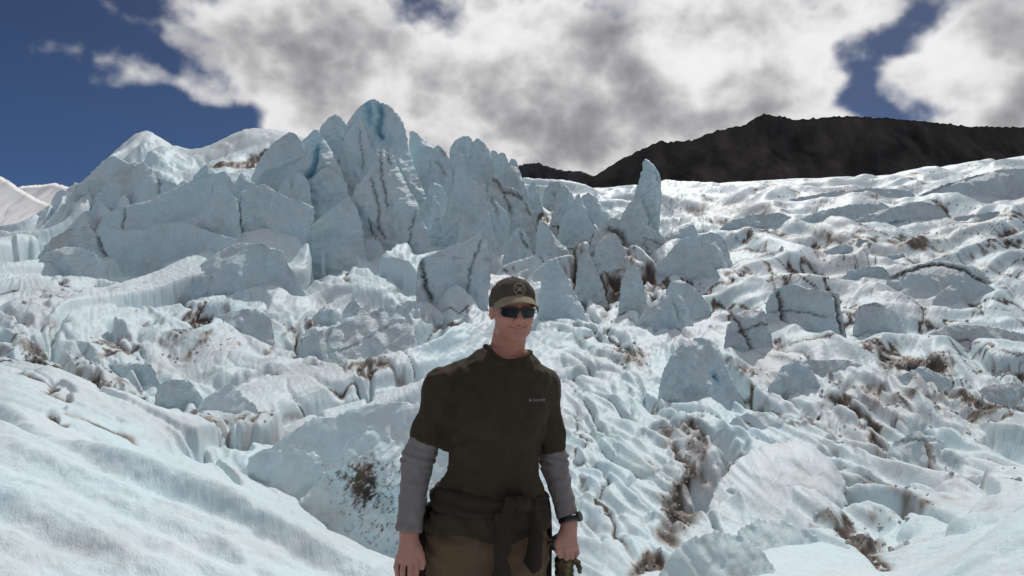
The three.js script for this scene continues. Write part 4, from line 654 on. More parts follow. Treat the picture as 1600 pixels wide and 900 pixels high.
Rt('broad smooth slab rising to the right hand picture edge', [[1410, 322], [1430, 308], [1470, 290], [1520, 275], [1570, 263], [1630, 262], [1670, 300]], { b: 308, T: 0.3, lean: 0.6, blue: 0.12, cracks: [crack([[1440, 306], [1490, 286], [1540, 272]], 2, 4, 0.7)] });
Rt('low slab to the right of the lone tall pillar', [[1116, 372], [1132, 347], [1170, 335], [1220, 332], [1250, 344], [1262, 370]], { b: 362, T: 0.32, lean: 0.6, blue: 0.1, dust: 0.25, cracks: [crack([[1130, 362], [1180, 360], [1250, 362]], 2.4, 5, 1)] });
Rt('big steep face split by two dark vertical cracks', [[1190, 545], [1198, 470], [1212, 452], [1236, 443], [1270, 452], [1310, 457], [1318, 500], [1328, 548]], { b: 536, T: 0.26, lean: 0.45, blue: 0.1, stripe: 0.7, cracks: [crack([[1216, 452], [1222, 485], [1232, 522]], 3.4, 10, 1.2), crack([[1303, 457], [1308, 490], [1318, 526]], 2.6, 8, 1.2), crack([[1200, 488], [1240, 485], [1300, 497]], 1.8, 4, 0.9)] });
Rt('dark seamed face left of the big steep face', [[1128, 568], [1136, 510], [1150, 490], [1168, 484], [1194, 486], [1204, 520], [1212, 566]], { b: 556, T: 0.28, lean: 0.45, blue: 0.05, dust: 0.35, cracks: [crack([[1142, 492], [1160, 515], [1176, 550]], 3, 8, 1.2), crack([[1150, 520], [1180, 508], [1200, 506]], 2, 5, 1.1)] });
Rt('slab with a black overhanging lip below the small square block', [[1376, 474], [1388, 432], [1430, 414], [1470, 407], [1510, 415], [1550, 440], [1566, 474]], { b: 456, T: 0.3, lean: 0.6, blue: 0.08, stripe: 0.8, cracks: [crack([[1388, 436], [1430, 420], [1465, 414], [1505, 421], [1545, 446]], 2.8, 8, 1.3)] });
Rt('flat rippled slab under the big domed block', [[1430, 566], [1450, 522], [1480, 509], [1530, 506], [1600, 521], [1650, 566]], { b: 552, T: 0.22, lean: 0.9, blue: 0.05, dust: 0.3, stripe: 0.9, cracks: [crack([[1450, 530], [1510, 532], [1590, 548]], 2, 4, 1), crack([[1470, 548], [1530, 552], [1600, 562]], 2, 4, 1)] });
Rt('long white band of ice above the brown stained hollow', [[1214, 620], [1226, 578], [1260, 563], [1320, 561], [1380, 579], [1396, 618]], { b: 604, T: 0.24, lean: 0.8, blue: 0.08, stripe: 0.8, cracks: [crack([[1230, 598], [1290, 596], [1350, 602], [1390, 608]], 2.4, 5, 1.1)] });
Rt('ribbed hump right of the long white band', [[1380, 628], [1400, 590], [1440, 572], [1480, 590], [1508, 628]], { b: 618, T: 0.32, lean: 0.7, blue: 0.08, stripe: 1.2, fdir: 0.9 });
Rt('dusty slab at the right picture edge beside the ribbed hump', [[1490, 655], [1510, 622], [1545, 601], [1590, 597], [1650, 625], [1670, 665]], { b: 646, T: 0.24, lean: 0.9, blue: 0.0, dust: 0.5, cracks: [crack([[1510, 632], [1560, 634], [1620, 645]], 2, 4, 1)] });
Lo('pointed white hump between the wedge and the long white band', [[1190, 650], [1200, 606], [1222, 572], [1244, 560], [1262, 568], [1278, 592], [1300, 650]], { d: 15.2, T: 0.36, lean: 0.5, blue: 0.12, stripe: 0.8 });
Lo('blocky blue hump above the grey silt of the lower right', [[1376, 762], [1390, 696], [1430, 673], [1475, 690], [1492, 735], [1494, 766]], { d: 11.4, T: 0.34, lean: 0.8, blue: 0.12, stripe: 0.9, cracks: [crack([[1400, 690], [1440, 686], [1480, 712]], 2, 4, 0.9)] });
Lo('long low blue ridge at the right edge above the smooth bank', [[1430, 800], [1464, 760], [1520, 743], [1580, 748], [1640, 770], [1670, 810]], { d: 10.2, T: 0.3, lean: 1.0, blue: 0.15, stripe: 0.8 });
Lo('ribbed ridge behind the big tilted slab', [[1100, 720], [1120, 676], [1150, 650], [1184, 642], [1222, 654], [1264, 692], [1290, 730]], { d: 12.2, T: 0.3, lean: 0.9, blue: 0.05, stripe: 1.3, fdir: 0.7, cracks: [crack([[1160, 655], [1200, 690], [1230, 720]], 2.4, 6, 1)] });

// lower glacier
Lo('sharp two faced wedge of clean ice right of the man', [[1022, 650], [1034, 585], [1050, 552], [1067, 537], [1090, 527], [1107, 528], [1120, 537], [1130, 557], [1140, 583], [1153, 610], [1172, 645]], { d: 14.99, T: 0.6, k: 0.9, lean: 0.3, yaw: 0.15, blue: 0.25, stripe: 0.4, facets: 1, cracks: [{ pts: [[1112, 586], [1113, 589], [1114, 592]], gw: 4, gd: 10, dirt: -1 }] });
Lo('big tilted white slab with faint ripples at lower right', [[1100, 840], [1108, 790], [1122, 758], [1150, 720], [1190, 696], [1245, 687], [1275, 700], [1302, 722], [1320, 750], [1322, 785], [1316, 830]], { d: 9.37, T: 0.16, k: 2.5, lean: 2.4, blue: 0.0, stripe: 1.2, facets: 1, fdir: 0.9 });
Lo('smooth white mound at the bottom edge right of the gloves', [[1014, 930], [1030, 898], [1048, 866], [1080, 840], [1120, 830], [1160, 838], [1190, 860], [1214, 896], [1226, 930]], { d: 7.0, T: 0.45, lean: 0.6, blue: 0.05, stripe: 0.6, facets: 1 });
Lo('rounded ridge between the white mound and the tilted slab', [[1140, 900], [1152, 832], [1180, 811], [1220, 811], [1262, 830], [1300, 852], [1340, 900], [1352, 930]], { d: 7.9, T: 0.42, lean: 0.7, blue: 0.1, stripe: 0.6, facets: 2 });
Lo('blue white mound stained with black grit left of the man', [[440, 860], [467, 784], [502, 744], [522, 717], [549, 682], [572, 665], [590, 667], [611, 686], [640, 715], [690, 770], [730, 880]], { d: 8.6, T: 0.36, lean: 0.45, blue: 0.1, stripe: 0.5, facets: 4, res: 2.0, soot: [[572, 750, 22, 30, 1.1], [545, 740, 46, 10, 0.35], [605, 775, 60, 60, 0.12]] });
Lo('pitted block behind the foreground ridge, left of the gritty mound', [[380, 790], [388, 716], [413, 702], [456, 704], [491, 706], [506, 725], [508, 790]], { d: 9.12, T: 0.42, lean: 0.35, blue: 0.15, stripe: 0.3 });
Lo('long rounded ice shoulder behind the gritty mound', [[410, 730], [428, 694], [467, 667], [494, 651], [518, 653], [549, 639], [572, 634], [620, 628], [660, 632], [700, 660], [730, 730]], { d: 10.48, T: 0.34, lean: 0.8, blue: 0.1, stripe: 0.5 });
Lo('white triangular hump with ribs in the left hollow', [[290, 668], [300, 648], [323, 620], [358, 599], [373, 608], [400, 636], [416, 664]], { d: 12.86, T: 0.4, lean: 0.5, blue: 0.0, stripe: 1.0, fdir: -0.4 });
Lo('square ended block at the back of the left hollow', [[240, 645], [246, 602], [272, 593], [295, 595], [314, 618], [320, 645]], { d: 13.74, T: 0.42, blue: 0.05 });
Lo('low bluish block above the square ended block', [[138, 612], [148, 582], [165, 571], [200, 567], [236, 570], [256, 612]], { d: 14.86, T: 0.36, blue: 0.3 });
Lo('small grey tooth of ice in the middle of the left slope', [[462, 528], [470, 518], [487, 497], [507, 477], [522, 487], [528, 510], [530, 528]], { d: 19.84, T: 0.4, blue: 0.1, facets: 2 });
Lo('tiny pointed hump right of the small grey tooth', [[532, 494], [540, 480], [548, 470], [553, 467], [562, 475], [578, 494]], { d: 21.26, T: 0.42, blue: 0.05, facets: 2 });
Lo('rounded block beside a dark slit on the left slope', [[226, 596], [233, 540], [247, 523], [273, 513], [291, 514], [300, 540], [304, 596]], { d: 16.7, T: 0.4, lean: 0.5, blue: 0.15 });
Lo('rippled block with a cliff edge, centre of the left slope', [[314, 552], [320, 520], [336, 496], [366, 484], [402, 482], [422, 494], [428, 520], [430, 552]], { d: 18.19, T: 0.34, lean: 0.7, blue: 0.0, stripe: 1.1 });
Lo('large rippled slab left of the shoulder of the man', [[504, 600], [508, 540], [520, 512], [560, 492], [600, 480], [624, 474], [640, 484], [648, 520], [660, 590]], { d: 17.37, T: 0.3, lean: 1.0, blue: 0.0, stripe: 1.2, fdir: 0.6, cracks: [crack([[512, 550], [545, 545], [580, 525], [612, 506]], 2, 5, 0.4)] });
Lo('narrow upright block between two dark slits on the left slope', [[464, 596], [467, 545], [474, 528], [492, 519], [505, 516], [511, 545], [516, 596]], { d: 17.04, T: 0.36, lean: 0.4, blue: 0.05, stripe: 0.9 });
console.log('solids', nSolid, 'triangles', nTri);

// ---------------------------------------------------------------- signed distances and their surfaces
const V = (x, y, z) => [x, y, z];
const smin = (a, b, k) => { const h = Math.max(k - Math.abs(a - b), 0) / k; return Math.min(a, b) - h * h * k * 0.25; };
const smax = (a, b, k) => -smin(-a, -b, k);
function capsule(p, a, b, ra, rb) { const bx = b[0] - a[0], by = b[1] - a[1], bz = b[2] - a[2], px = p[0] - a[0], py = p[1] - a[1], pz = p[2] - a[2]; const t = clamp((px * bx + py * by + pz * bz) / (bx * bx + by * by + bz * bz)); return Math.hypot(px - bx * t, py - by * t, pz - bz * t) - mix(ra, rb, t); }
const along = (p, a, b) => { const bx = b[0] - a[0], by = b[1] - a[1], bz = b[2] - a[2]; return ((p[0] - a[0]) * bx + (p[1] - a[1]) * by + (p[2] - a[2]) * bz) / (bx * bx + by * by + bz * bz); };
function ellipsoid(p, c, r) { const x = (p[0] - c[0]) / r[0], y = (p[1] - c[1]) / r[1], z = (p[2] - c[2]) / r[2], k = Math.hypot(x, y, z), g = Math.hypot(x / r[0], y / r[1], z / r[2]); return g < 1e-9 ? -Math.min(...r) : k * (k - 1) / g; }
function chain(p, pts, k = 0.01) { let d = 1e9; for (let i = 0; i + 1 < pts.length; i++) { const e = capsule(p, pts[i], pts[i + 1], pts[i][3], pts[i + 1][3]); d = i ? smin(d, e, k) : e; } return d; }
function surfaceNet(sdf, lo, hi, cell) {
  const n = [0, 1, 2].map(k => Math.ceil((hi[k] - lo[k]) / cell) + 1), [nx, ny, nz] = n, f = new Float32Array(nx * ny * nz).fill(9);
  const B = 6, at = (i, j, k) => (k * ny + j) * nx + i;
  for (let k = 0; k < nz; k += B) for (let j = 0; j < ny; j += B) for (let i = 0; i < nx; i += B) {
    const c = sdf([lo[0] + (i + B / 2) * cell, lo[1] + (j + B / 2) * cell, lo[2] + (k + B / 2) * cell]), far = Math.abs(c) > B * cell * 1.5 + 0.02;
    for (let kk = k; kk < Math.min(k + B, nz); kk++) for (let jj = j; jj < Math.min(j + B, ny); jj++) for (let ii = i; ii < Math.min(i + B, nx); ii++) f[at(ii, jj, kk)] = far ? c : sdf([lo[0] + ii * cell, lo[1] + jj * cell, lo[2] + kk * cell]);
  }
  const id = new Int32Array(nx * ny * nz).fill(-1), pos = [], idx = [];
  for (let k = 0; k < nz - 1; k++) for (let j = 0; j < ny - 1; j++) for (let i = 0; i < nx - 1; i++) {
    let s = 0, c = 0, x = 0, y = 0, z = 0; const v = [];
    for (let m = 0; m < 8; m++) { const q = f[at(i + (m & 1), j + ((m >> 1) & 1), k + (m >> 2))]; v.push(q); if (q < 0) s++; }
    if (s === 0 || s === 8) continue;
    for (let m = 0; m < 8; m++) for (const b of [1, 2, 4]) if (!(m & b)) { const a = v[m], e = v[m | b]; if ((a < 0) !== (e < 0)) { const t = a / (a - e); x += (m & 1) + (b === 1 ? t : 0); y += ((m >> 1) & 1) + (b === 2 ? t : 0); z += (m >> 2) + (b === 4 ? t : 0); c++; } }
    id[at(i, j, k)] = pos.length / 3; pos.push(lo[0] + (i + x / c) * cell, lo[1] + (j + y / c) * cell, lo[2] + (k + z / c) * cell);
  }
  const quad = (a, b, c, d, flip) => { if (a < 0 || b < 0 || c < 0 || d < 0) return; flip ? idx.push(a, c, b, a, d, c) : idx.push(a, b, c, a, c, d); };
  for (let k = 1; k < nz - 1; k++) for (let j = 1; j < ny - 1; j++) for (let i = 1; i < nx - 1; i++) {
    const a = f[at(i, j, k)] < 0;
    if (a !== f[at(i + 1, j, k)] < 0) quad(id[at(i, j - 1, k - 1)], id[at(i, j, k - 1)], id[at(i, j, k)], id[at(i, j - 1, k)], !a);
    if (a !== f[at(i, j + 1, k)] < 0) quad(id[at(i - 1, j, k - 1)], id[at(i - 1, j, k)], id[at(i, j, k)], id[at(i, j, k - 1)], !a);
    if (a !== f[at(i, j, k + 1)] < 0) quad(id[at(i - 1, j - 1, k)], id[at(i, j - 1, k)], id[at(i, j, k)], id[at(i - 1, j, k)], !a);
  }
  const g = new THREE.BufferGeometry(); g.setAttribute('position', new THREE.Float32BufferAttribute(pos, 3)); g.setIndex(idx); g.computeVertexNormals();
  return g;
}
function tint(g, fn) { const p = g.attributes.position, c = new Float32Array(p.count * 3); for (let i = 0; i < p.count; i++) c.set(fn(p.getX(i), p.getY(i), p.getZ(i)), i * 3); g.setAttribute('color', new THREE.BufferAttribute(c, 3)); return g; }
const boxOf = (pts, m) => [[0, 1, 2].map(k => Math.min(...pts.map(p => p[k])) - m), [0, 1, 2].map(k => Math.max(...pts.map(p => p[k])) + m)];

// ---------------------------------------------------------------- the man
const MD = 3.1, MB = [-0.07, EYE + surface(-0.07, MD), -MD];          // where he stands
const K = (px, py, dz = 0) => V((px - HX) / F * (MD - dz) - MB[0], EYE + (HY - py) / F * (MD - dz) - MB[1], dz);
const KR = (px, py, dz, r) => [...K(px, py, dz), r];
const person = new THREE.Group(); person.name = numbered('person'); person.position.set(...MB); scene.add(person);
tag(person, 'person in dark olive t-shirt, cap and sunglasses walking across the ice, gloves in hand', 'person');

const TW = 0.33, TC = Math.cos(TW), TS = Math.sin(TW);      // the trunk is turned towards his left
const SECT = [[520, 796, 22, 0.052, 0], [540, 793, 27, 0.060, 0], [552, 790, 36, 0.070, 0], [566, 784, 60, 0.086, 0.0], [585, 777, 80, 0.105, 0.005], [610, 772, 83, 0.120, 0.012], [645, 769, 79, 0.130, 0.02], [690, 768, 75, 0.126, 0.016], [735, 767, 74, 0.121, 0.012], [775, 765, 79, 0.125, 0.008], [815, 763, 91, 0.128, 0.0], [860, 762, 94, 0.128, 0], [900, 762, 92, 0.12, 0]]
  .map(([py, px, hw, b, z]) => { const c = K(px, py, z); return { y: c[1], x: c[0], z: c[2], a: hw / 405 / Math.sqrt(TC * TC + 0.4 * TS * TS), b }; });
function trunkAt(y) { let i = 0; while (i < SECT.length - 2 && SECT[i + 1].y > y) i++; const A = SECT[i], B = SECT[i + 1], t = clamp((A.y - y) / (A.y - B.y)), s = t * t * (3 - 2 * t) * 0.5 + t * 0.5; return [mix(A.x, B.x, t), mix(A.z, B.z, t), mix(A.a, B.a, s), mix(A.b, B.b, s)]; }
function trunk(p, grow = 0) { const [cx, cz, a, b] = trunkAt(p[1]); const dx = p[0] - cx, dz = p[2] - cz, u = (dx * TC - dz * TS) / (a + grow), v = (dx * TS + dz * TC) / (b + grow); const k = Math.pow(Math.abs(u) ** 2.4 + Math.abs(v) ** 2.4, 1 / 2.4); return (k - 1) * Math.min(a + grow, b + grow) * 0.92; }
const shR = K(696, 606, 0.055), elR = K(653, 718, 0.05), wrR = K(638, 836, 0.12);
const shL = K(847, 612, -0.065), elL = K(866, 722, -0.09), wrL = K(889, 818, -0.01);
const hipR = K(722, 858, 0.03), hipL = K(803, 858, -0.03), knR = K(716, 1012, 0.10), knL = K(808, 1010, -0.02), anR = V(knR[0] - 0.01, 0.1, 0.02), anL = V(knL[0] + 0.02, 0.1, -0.16);

// head, in its own frame
const HC = K(801, 485, 0.03), HYAW = 0.27, hc = Math.cos(HYAW), hs = Math.sin(HYAW), HROLL = -0.03;
const toHead = (p) => { let x = p[0] - HC[0], y = p[1] - HC[1], z = p[2] - HC[2]; const X = x * hc - z * hs, Z = x * hs + z * hc; return [X * Math.cos(HROLL) + y * Math.sin(HROLL), -X * Math.sin(HROLL) + y * Math.cos(HROLL), Z]; };
const fromHead = ([X, Y, Z]) => { const x = X * Math.cos(HROLL) - Y * Math.sin(HROLL), y = X * Math.sin(HROLL) + Y * Math.cos(HROLL); return [HC[0] + x * hc + Z * hs, HC[1] + y, HC[2] - x * hs + Z * hc]; };
function headSdf(q) {
  let d = ellipsoid(q, [0, 0.03, -0.014], [0.077, 0.088, 0.096]);
  d = smin(d, ellipsoid(q, [0, -0.028, 0.02], [0.066, 0.082, 0.07]), 0.03);
  d = smin(d, ellipsoid(q, [0, -0.070, 0.020], [0.062, 0.038, 0.056]), 0.03);
  d = smin(d, ellipsoid(q, [0, -0.097, 0.056], [0.032, 0.018, 0.022]), 0.025);
  const ax = Math.abs(q[0]), s = [ax, q[1], q[2]];
  d = smin(d, ellipsoid(s, [0.04, -0.03, 0.058], [0.024, 0.022, 0.022]), 0.02);
  d = smin(d, capsule(s, [0, 0.02, 0.082], [0.034, 0.018, 0.070], 0.012, 0.011), 0.014);
  d = smax(d, -ellipsoid(s, [0.031, -0.002, 0.096], [0.017, 0.011, 0.016]), 0.012);
  d = smin(d, ellipsoid(s, [0.031, -0.002, 0.068], [0.014, 0.011, 0.013]), 0.006);
  let n = capsule(q, [0, 0.004, 0.088], [0, -0.032, 0.108], 0.0085, 0.0115); n = smin(n, ellipsoid(s, [0.0125, -0.036, 0.096], [0.0085, 0.0075, 0.011]), 0.008);
  d = smin(d, n, 0.012);
  const up = capsule(s, [0, -0.0615, 0.0885], [0.031, -0.0565, 0.070], 0.0042, 0.002), low = capsule(s, [0, -0.0715, 0.0865], [0.028, -0.0600, 0.071], 0.0052, 0.002);
  d = smin(d, up, 0.006); d = smin(d, low, 0.006);
  d += 0.0022 * Math.exp(-((Math.max(0, capsule(s, [0.019, -0.036, 0.088], [0.042, -0.066, 0.066], 0, 0)) / 0.0045) ** 2)) + 0.0012 * Math.exp(-((Math.max(0, capsule(s, [0.0, -0.083, 0.08], [0.018, -0.081, 0.076], 0, 0)) / 0.005) ** 2));
  d = smax(d, -capsule(s, [0, -0.0665, 0.0935], [0.036, -0.0565, 0.0745], 0.0015, 0.0016), 0.003);
  let e = ellipsoid(s, [0.079, -0.006, -0.012], [0.010, 0.033, 0.021]); e = smax(e, -ellipsoid(s, [0.088, -0.004, -0.008], [0.007, 0.021, 0.012]), 0.006);
  d = smin(d, e, 0.008);
  return d;
}
const nkA = [HC[0] - 0.004, HC[1] - 0.055, HC[2] - 0.03], nkB = K(789, 566, -0.015);
const headWithNeck = (p) => { const q = toHead(p); let d = headSdf(q); d = smin(d, capsule(p, nkA, nkB, 0.063, 0.069), 0.014); return smin(d, capsule(p, K(799, 544, 0.03), K(793, 566, 0.045), 0.014, 0.02), 0.03); };

// hands: palm, four unequal fingers and a thumb
function handSdf(p, h) { let d = 1e9; for (const [a, b] of h.palm) d = smin(d, capsule(p, a, b, a[3], b[3]), 0.016); for (const f of h.fingers) d = smin(d, chain(p, f, 0.004), 0.006); return d; }
const handR = {
  palm: [[KR(639, 834, 0.12, 0.030), KR(626, 872, 0.135, 0.0165)], [KR(639, 834, 0.12, 0.030), KR(637, 875, 0.137, 0.0165)], [KR(640, 834, 0.12, 0.030), KR(648, 872, 0.135, 0.0165)], [KR(640, 846, 0.12, 0.024), KR(653, 858, 0.128, 0.017)]],
  fingers: [
    [KR(622, 871, 0.134, 0.0105), KR(619, 886, 0.136, 0.0098), KR(621, 898, 0.126, 0.0088), KR(624, 906, 0.112, 0.0078)],
    [KR(631, 874, 0.138, 0.011), KR(629, 893, 0.142, 0.0102), KR(630, 907, 0.132, 0.0092), KR(632, 917, 0.115, 0.0082)],
    [KR(641, 875, 0.138, 0.0112), KR(641, 896, 0.143, 0.0104), KR(641, 911, 0.133, 0.0094), KR(642, 922, 0.116, 0.0084)],
    [KR(651, 872, 0.135, 0.0108), KR(651, 892, 0.140, 0.01), KR(650, 905, 0.131, 0.009), KR(649, 914, 0.116, 0.008)],
    [KR(651, 851, 0.125, 0.015), KR(658, 866, 0.138, 0.0125), KR(661, 878, 0.142, 0.0108), KR(660, 887, 0.138, 0.0092)],
  ],
};
const handL = {
  palm: [[KR(889, 816, -0.01, 0.027), KR(876, 853, 0.004, 0.016)], [KR(889, 816, -0.01, 0.027), KR(885, 857, 0.006, 0.0165)], [KR(890, 816, -0.01, 0.027), KR(896, 853, 0.002, 0.016)], [KR(886, 830, -0.008, 0.022), KR(875, 842, 0.004, 0.016)]],
  fingers: [
    [KR(877, 853, 0.006, 0.0108), KR(876, 867, 0.004, 0.0102), KR(879, 872, -0.022, 0.0094), KR(882, 862, -0.036, 0.0086)],
    [KR(885, 856, 0.008, 0.0112), KR(885, 872, 0.005, 0.0104), KR(886, 877, -0.024, 0.0096), KR(887, 866, -0.040, 0.0088)],
    [KR(893, 856, 0.006, 0.011), KR(894, 870, 0.002, 0.0102), KR(893, 875, -0.026, 0.0094), KR(892, 864, -0.040, 0.0086)],
    [KR(900, 852, 0.0, 0.0098), KR(902, 864, -0.006, 0.0092), KR(900, 868, -0.030, 0.0085), KR(897, 859, -0.042, 0.0078)],
    [KR(876, 836, 0.002, 0.014), KR(870, 848, 0.012, 0.0122), KR(871, 861, 0.012, 0.0108), KR(876, 869, 0.004, 0.0094)],
  ],
};
const skinTone = (x, y, z) => {
  const q = toHead([x, y, z]), n = 1 + 0.07 * fbm3(x * 30, y * 30, z * 30, 3); let c = [0.47, 0.205, 0.145];
  if (Math.abs(q[0]) < 0.12 && Math.abs(q[1]) < 0.14) {
    const ax = Math.abs(q[0]); const lip = Math.max(0, 1 - Math.hypot((ax) / 0.036, (q[1] + 0.0665 - 0.18 * ax) / 0.011, (q[2] - 0.088) / 0.02)) * 1.4;
    const flush = Math.exp(-(((ax - 0.042) / 0.022) ** 2 + ((q[1] + 0.03) / 0.025) ** 2)) * sstep(0.03, 0.06, q[2]) + 0.8 * Math.exp(-((ax / 0.014) ** 2 + ((q[1] + 0.03) / 0.014) ** 2)) * sstep(0.08, 0.1, q[2]) + 0.6 * sstep(0.07, 0.085, ax);
    const beard = Math.exp(-(((q[1] + 0.085) / 0.03) ** 2)) * sstep(-0.02, 0.03, q[2]) * 0.16;
    c = [mix(mix(c[0], 0.44, clamp(lip)), 0.54, clamp(flush) * 0.5), mix(mix(c[1], 0.19, clamp(lip)), 0.235, clamp(flush) * 0.5), mix(mix(c[2], 0.16, clamp(lip)), 0.185, clamp(flush) * 0.5)].map(v => v * (1 - beard));
  } else if (y < 1.2) c = [0.47, 0.225, 0.17];
  return c.map(v => v * n);
};
const skinMat = new THREE.MeshPhysicalMaterial({ name: 'skin', vertexColors: true, roughness: 0.52, specularIntensity: 0.7, sheen: 0.2, sheenRoughness: 0.6, sheenColor: new THREE.Color(0.6, 0.35, 0.3) });
{
  const bodySdf = (p) => {
    let d = p[1] > SECT[12].y - 0.02 ? trunk(p, p[1] > K(0, 578)[1] ? -0.012 : -0.032) : 9; 
    d = smin(d, capsule(p, nkB, K(783, 600, -0.01), 0.066, 0.08), 0.05); d = smin(d, smin(capsule(p, K(768, 554, 0), K(706, 600, 0.04), 0.026, 0.05), capsule(p, K(816, 560, -0.02), K(842, 606, -0.06), 0.024, 0.045), 0.01), 0.03);
    for (const [a, b, c, k] of [[shR, elR, wrR, 1], [shL, elL, wrL, 0.94]]) d = smin(d, chain(p, [[...a, 0.058 * k], [...b, 0.042 * k], [...c, 0.028 * k]], 0.02), 0.015);
    for (const [a, b, c] of [[hipR, knR, anR], [hipL, knL, anL]]) d = smin(d, chain(p, [[a[0], a[1], a[2], 0.088], [...b, 0.055], [c[0], c[1], c[2], 0.04]], 0.03), 0.06);
    for (const a of [anR, anL]) d = smin(d, capsule(p, [a[0], 0.055, a[2] - 0.02], [a[0], 0.045, a[2] + 0.13], 0.034, 0.028), 0.03);
    return d;
  };
  const g1 = surfaceNet(bodySdf, [-0.48, 0, -0.32], [0.42, K(0, 545)[1], 0.3], 0.013);
  const hb = boxOf([HC], 0); const g2 = surfaceNet(headWithNeck, [HC[0] - 0.125, HC[1] - 0.215, HC[2] - 0.14], [HC[0] + 0.125, HC[1] + 0.135, HC[2] + 0.145], 0.0027);
  const hand = (h) => { const all = [...h.palm.flat(), ...h.fingers.flat()], [lo, hi] = boxOf(all, 0.04); return surfaceNet(p => handSdf(p, h), lo, hi, 0.003); };
  const g = mergeGeometries([g1, g2, hand(handR), hand(handL)]); tint(g, skinTone);
  addMesh('body', g, skinMat, person);
}
// short brown hair below the cap
const hairMat = new THREE.MeshStandardMaterial({ name: 'brown hair', color: new THREE.Color(0.055, 0.035, 0.024), roughness: 0.7 });
addMesh('hair', surfaceNet(p => { const q = toHead(p); let d = ellipsoid(q, [0, 0.03, -0.016], [0.0805, 0.091, 0.0985]) + 0.0012 * n3(q[0] * 300, q[1] * 90, q[2] * 300); const lower = -0.014 + 0.0 - 0.05 * sstep(-0.02, -0.07, q[2]); d = Math.max(d, lower - q[1] + 0.018 * sstep(0.0, 0.05, q[2])); d = Math.max(d, q[2] - 0.036); d = Math.max(d, q[1] - 0.06); return d; }, [HC[0] - 0.11, HC[1] - 0.09, HC[2] - 0.13], [HC[0] + 0.11, HC[1] + 0.075, HC[2] + 0.07], 0.0028), hairMat, person);

// cloth grain: a fine weave for bump, in metres
function weave(size, fn) { const c = new Uint8Array(size * size * 4); for (let j = 0; j < size; j++) for (let i = 0; i < size; i++) { const v = clamp(fn(i / size, j / size)) * 255, o = (j * size + i) * 4; c[o] = c[o + 1] = c[o + 2] = v; c[o + 3] = 255; } const t = new THREE.DataTexture(c, size, size); t.wrapS = t.wrapT = THREE.RepeatWrapping; t.magFilter = THREE.LinearFilter; t.needsUpdate = true; return t; }
const weaveTex = weave(256, (u, v) => 0.5 + 0.22 * Math.sin(u * 2 * Math.PI * 32) * Math.sin(v * 2 * Math.PI * 32) + 0.3 * (hash(u * 256, v * 256, 3) - 0.5));
function uvMetres(g, s = 8) { const p = g.attributes.position, n = g.attributes.normal, u = new Float32Array(p.count * 2); for (let i = 0; i < p.count; i++) { u[2 * i] = (p.getX(i) + p.getZ(i) * 0.7) * s; u[2 * i + 1] = (p.getY(i) + p.getZ(i) * 0.4) * s; } g.setAttribute('uv', new THREE.BufferAttribute(u, 2)); return g; }
const cloth = (name, r, g, b, rough = 0.9, sheen = 0.1) => new THREE.MeshPhysicalMaterial({ name, color: new THREE.Color(1, 1, 1), vertexColors: true, roughness: rough, sheen, sheenRoughness: 0.5, sheenColor: new THREE.Color(r * 3, g * 3, b * 3), bumpMap: weaveTex, bumpScale: 0.0012, specularIntensity: 0.4 });
const dyed = (c, amt = 0.12, s = 9) => (x, y, z) => { const k = 1 + amt * fbm3(x * s, y * s, z * s, 4) + 0.05 * n3(x * 90, y * 90, z * 90); return c.map(v => v * k); };
const shirtC = [0.049, 0.036, 0.023], sleeveC = [0.225, 0.195, 0.185], trouserC = [0.135, 0.086, 0.050], jacketC = [0.040, 0.028, 0.023];
const shirtMat = cloth('olive knit', ...shirtC), sleeveMat = cloth('grey knit', ...sleeveC), trouserMat = cloth('khaki twill', ...trouserC), jacketMat = cloth('dark fleece', ...jacketC, 0.95, 0.4);
const garment = (name, sdf, lo, hi, cell, mat, colour, parent = person) => addMesh(name, uvMetres(tint(surfaceNet(sdf, lo, hi, cell), dyed(colour))), mat, parent);

// t-shirt
const hemY = (p) => K(0, 818)[1] - 0.05 * sstep(-0.14, 0.05, p[0]) + 0.03 * sstep(0.06, 0.16, p[0]);
const slR = [shR, V(mix(shR[0], elR[0], 0.68) + 0.004, mix(shR[1], elR[1], 0.68), mix(shR[2], elR[2], 0.68))], slL = [shL, V(mix(shL[0], elL[0], 0.80), mix(shL[1], elL[1], 0.80), mix(shL[2], elL[2], 0.80))];
const folds = (p) => {
  const [x, y, z] = p, low = sstep(1.25, 0.95, y);
  return 0.006 * low * Math.sin(y * 62 + x * 22 + 3 * n3(x * 5, y * 5, z * 5)) * (0.5 + 0.5 * n3(x * 4, y * 4, 7)) + 0.009 * n3(x * 9 + y * 5, y * 4 - x * 4, z * 6) + 0.0035 * (1 - Math.abs(n3(x * 13 + y * 9, y * 7 - x * 6, z * 9))) + 0.0022 * n3(x * 24, y * 16, z * 20);
};
const CREASE = [                     // armholes pressed in, folds drawn from the armpits and across the waist
  [K(712, 582, 0.125), K(704, 635, 0.15), 0.022, 0.010], [K(704, 635, 0.15), K(695, 692, 0.13), 0.022, 0.014], [K(836, 592, 0.03), K(842, 640, 0.05), 0.02, 0.009], [K(842, 640, 0.05), K(845, 700, 0.03), 0.02, 0.012],
  [K(700, 688, 0.15), K(745, 655, 0.19), 0.014, -0.007], [K(703, 705, 0.15), K(750, 690, 0.18), 0.013, -0.006], [K(842, 690, 0.06), K(808, 665, 0.13), 0.013, -0.006], [K(700, 735, 0.15), K(770, 752, 0.17), 0.014, -0.007], [K(838, 728, 0.08), K(780, 745, 0.16), 0.013, -0.006], [K(675, 640, 0.13), K(655, 665, 0.12), 0.012, -0.005],
];
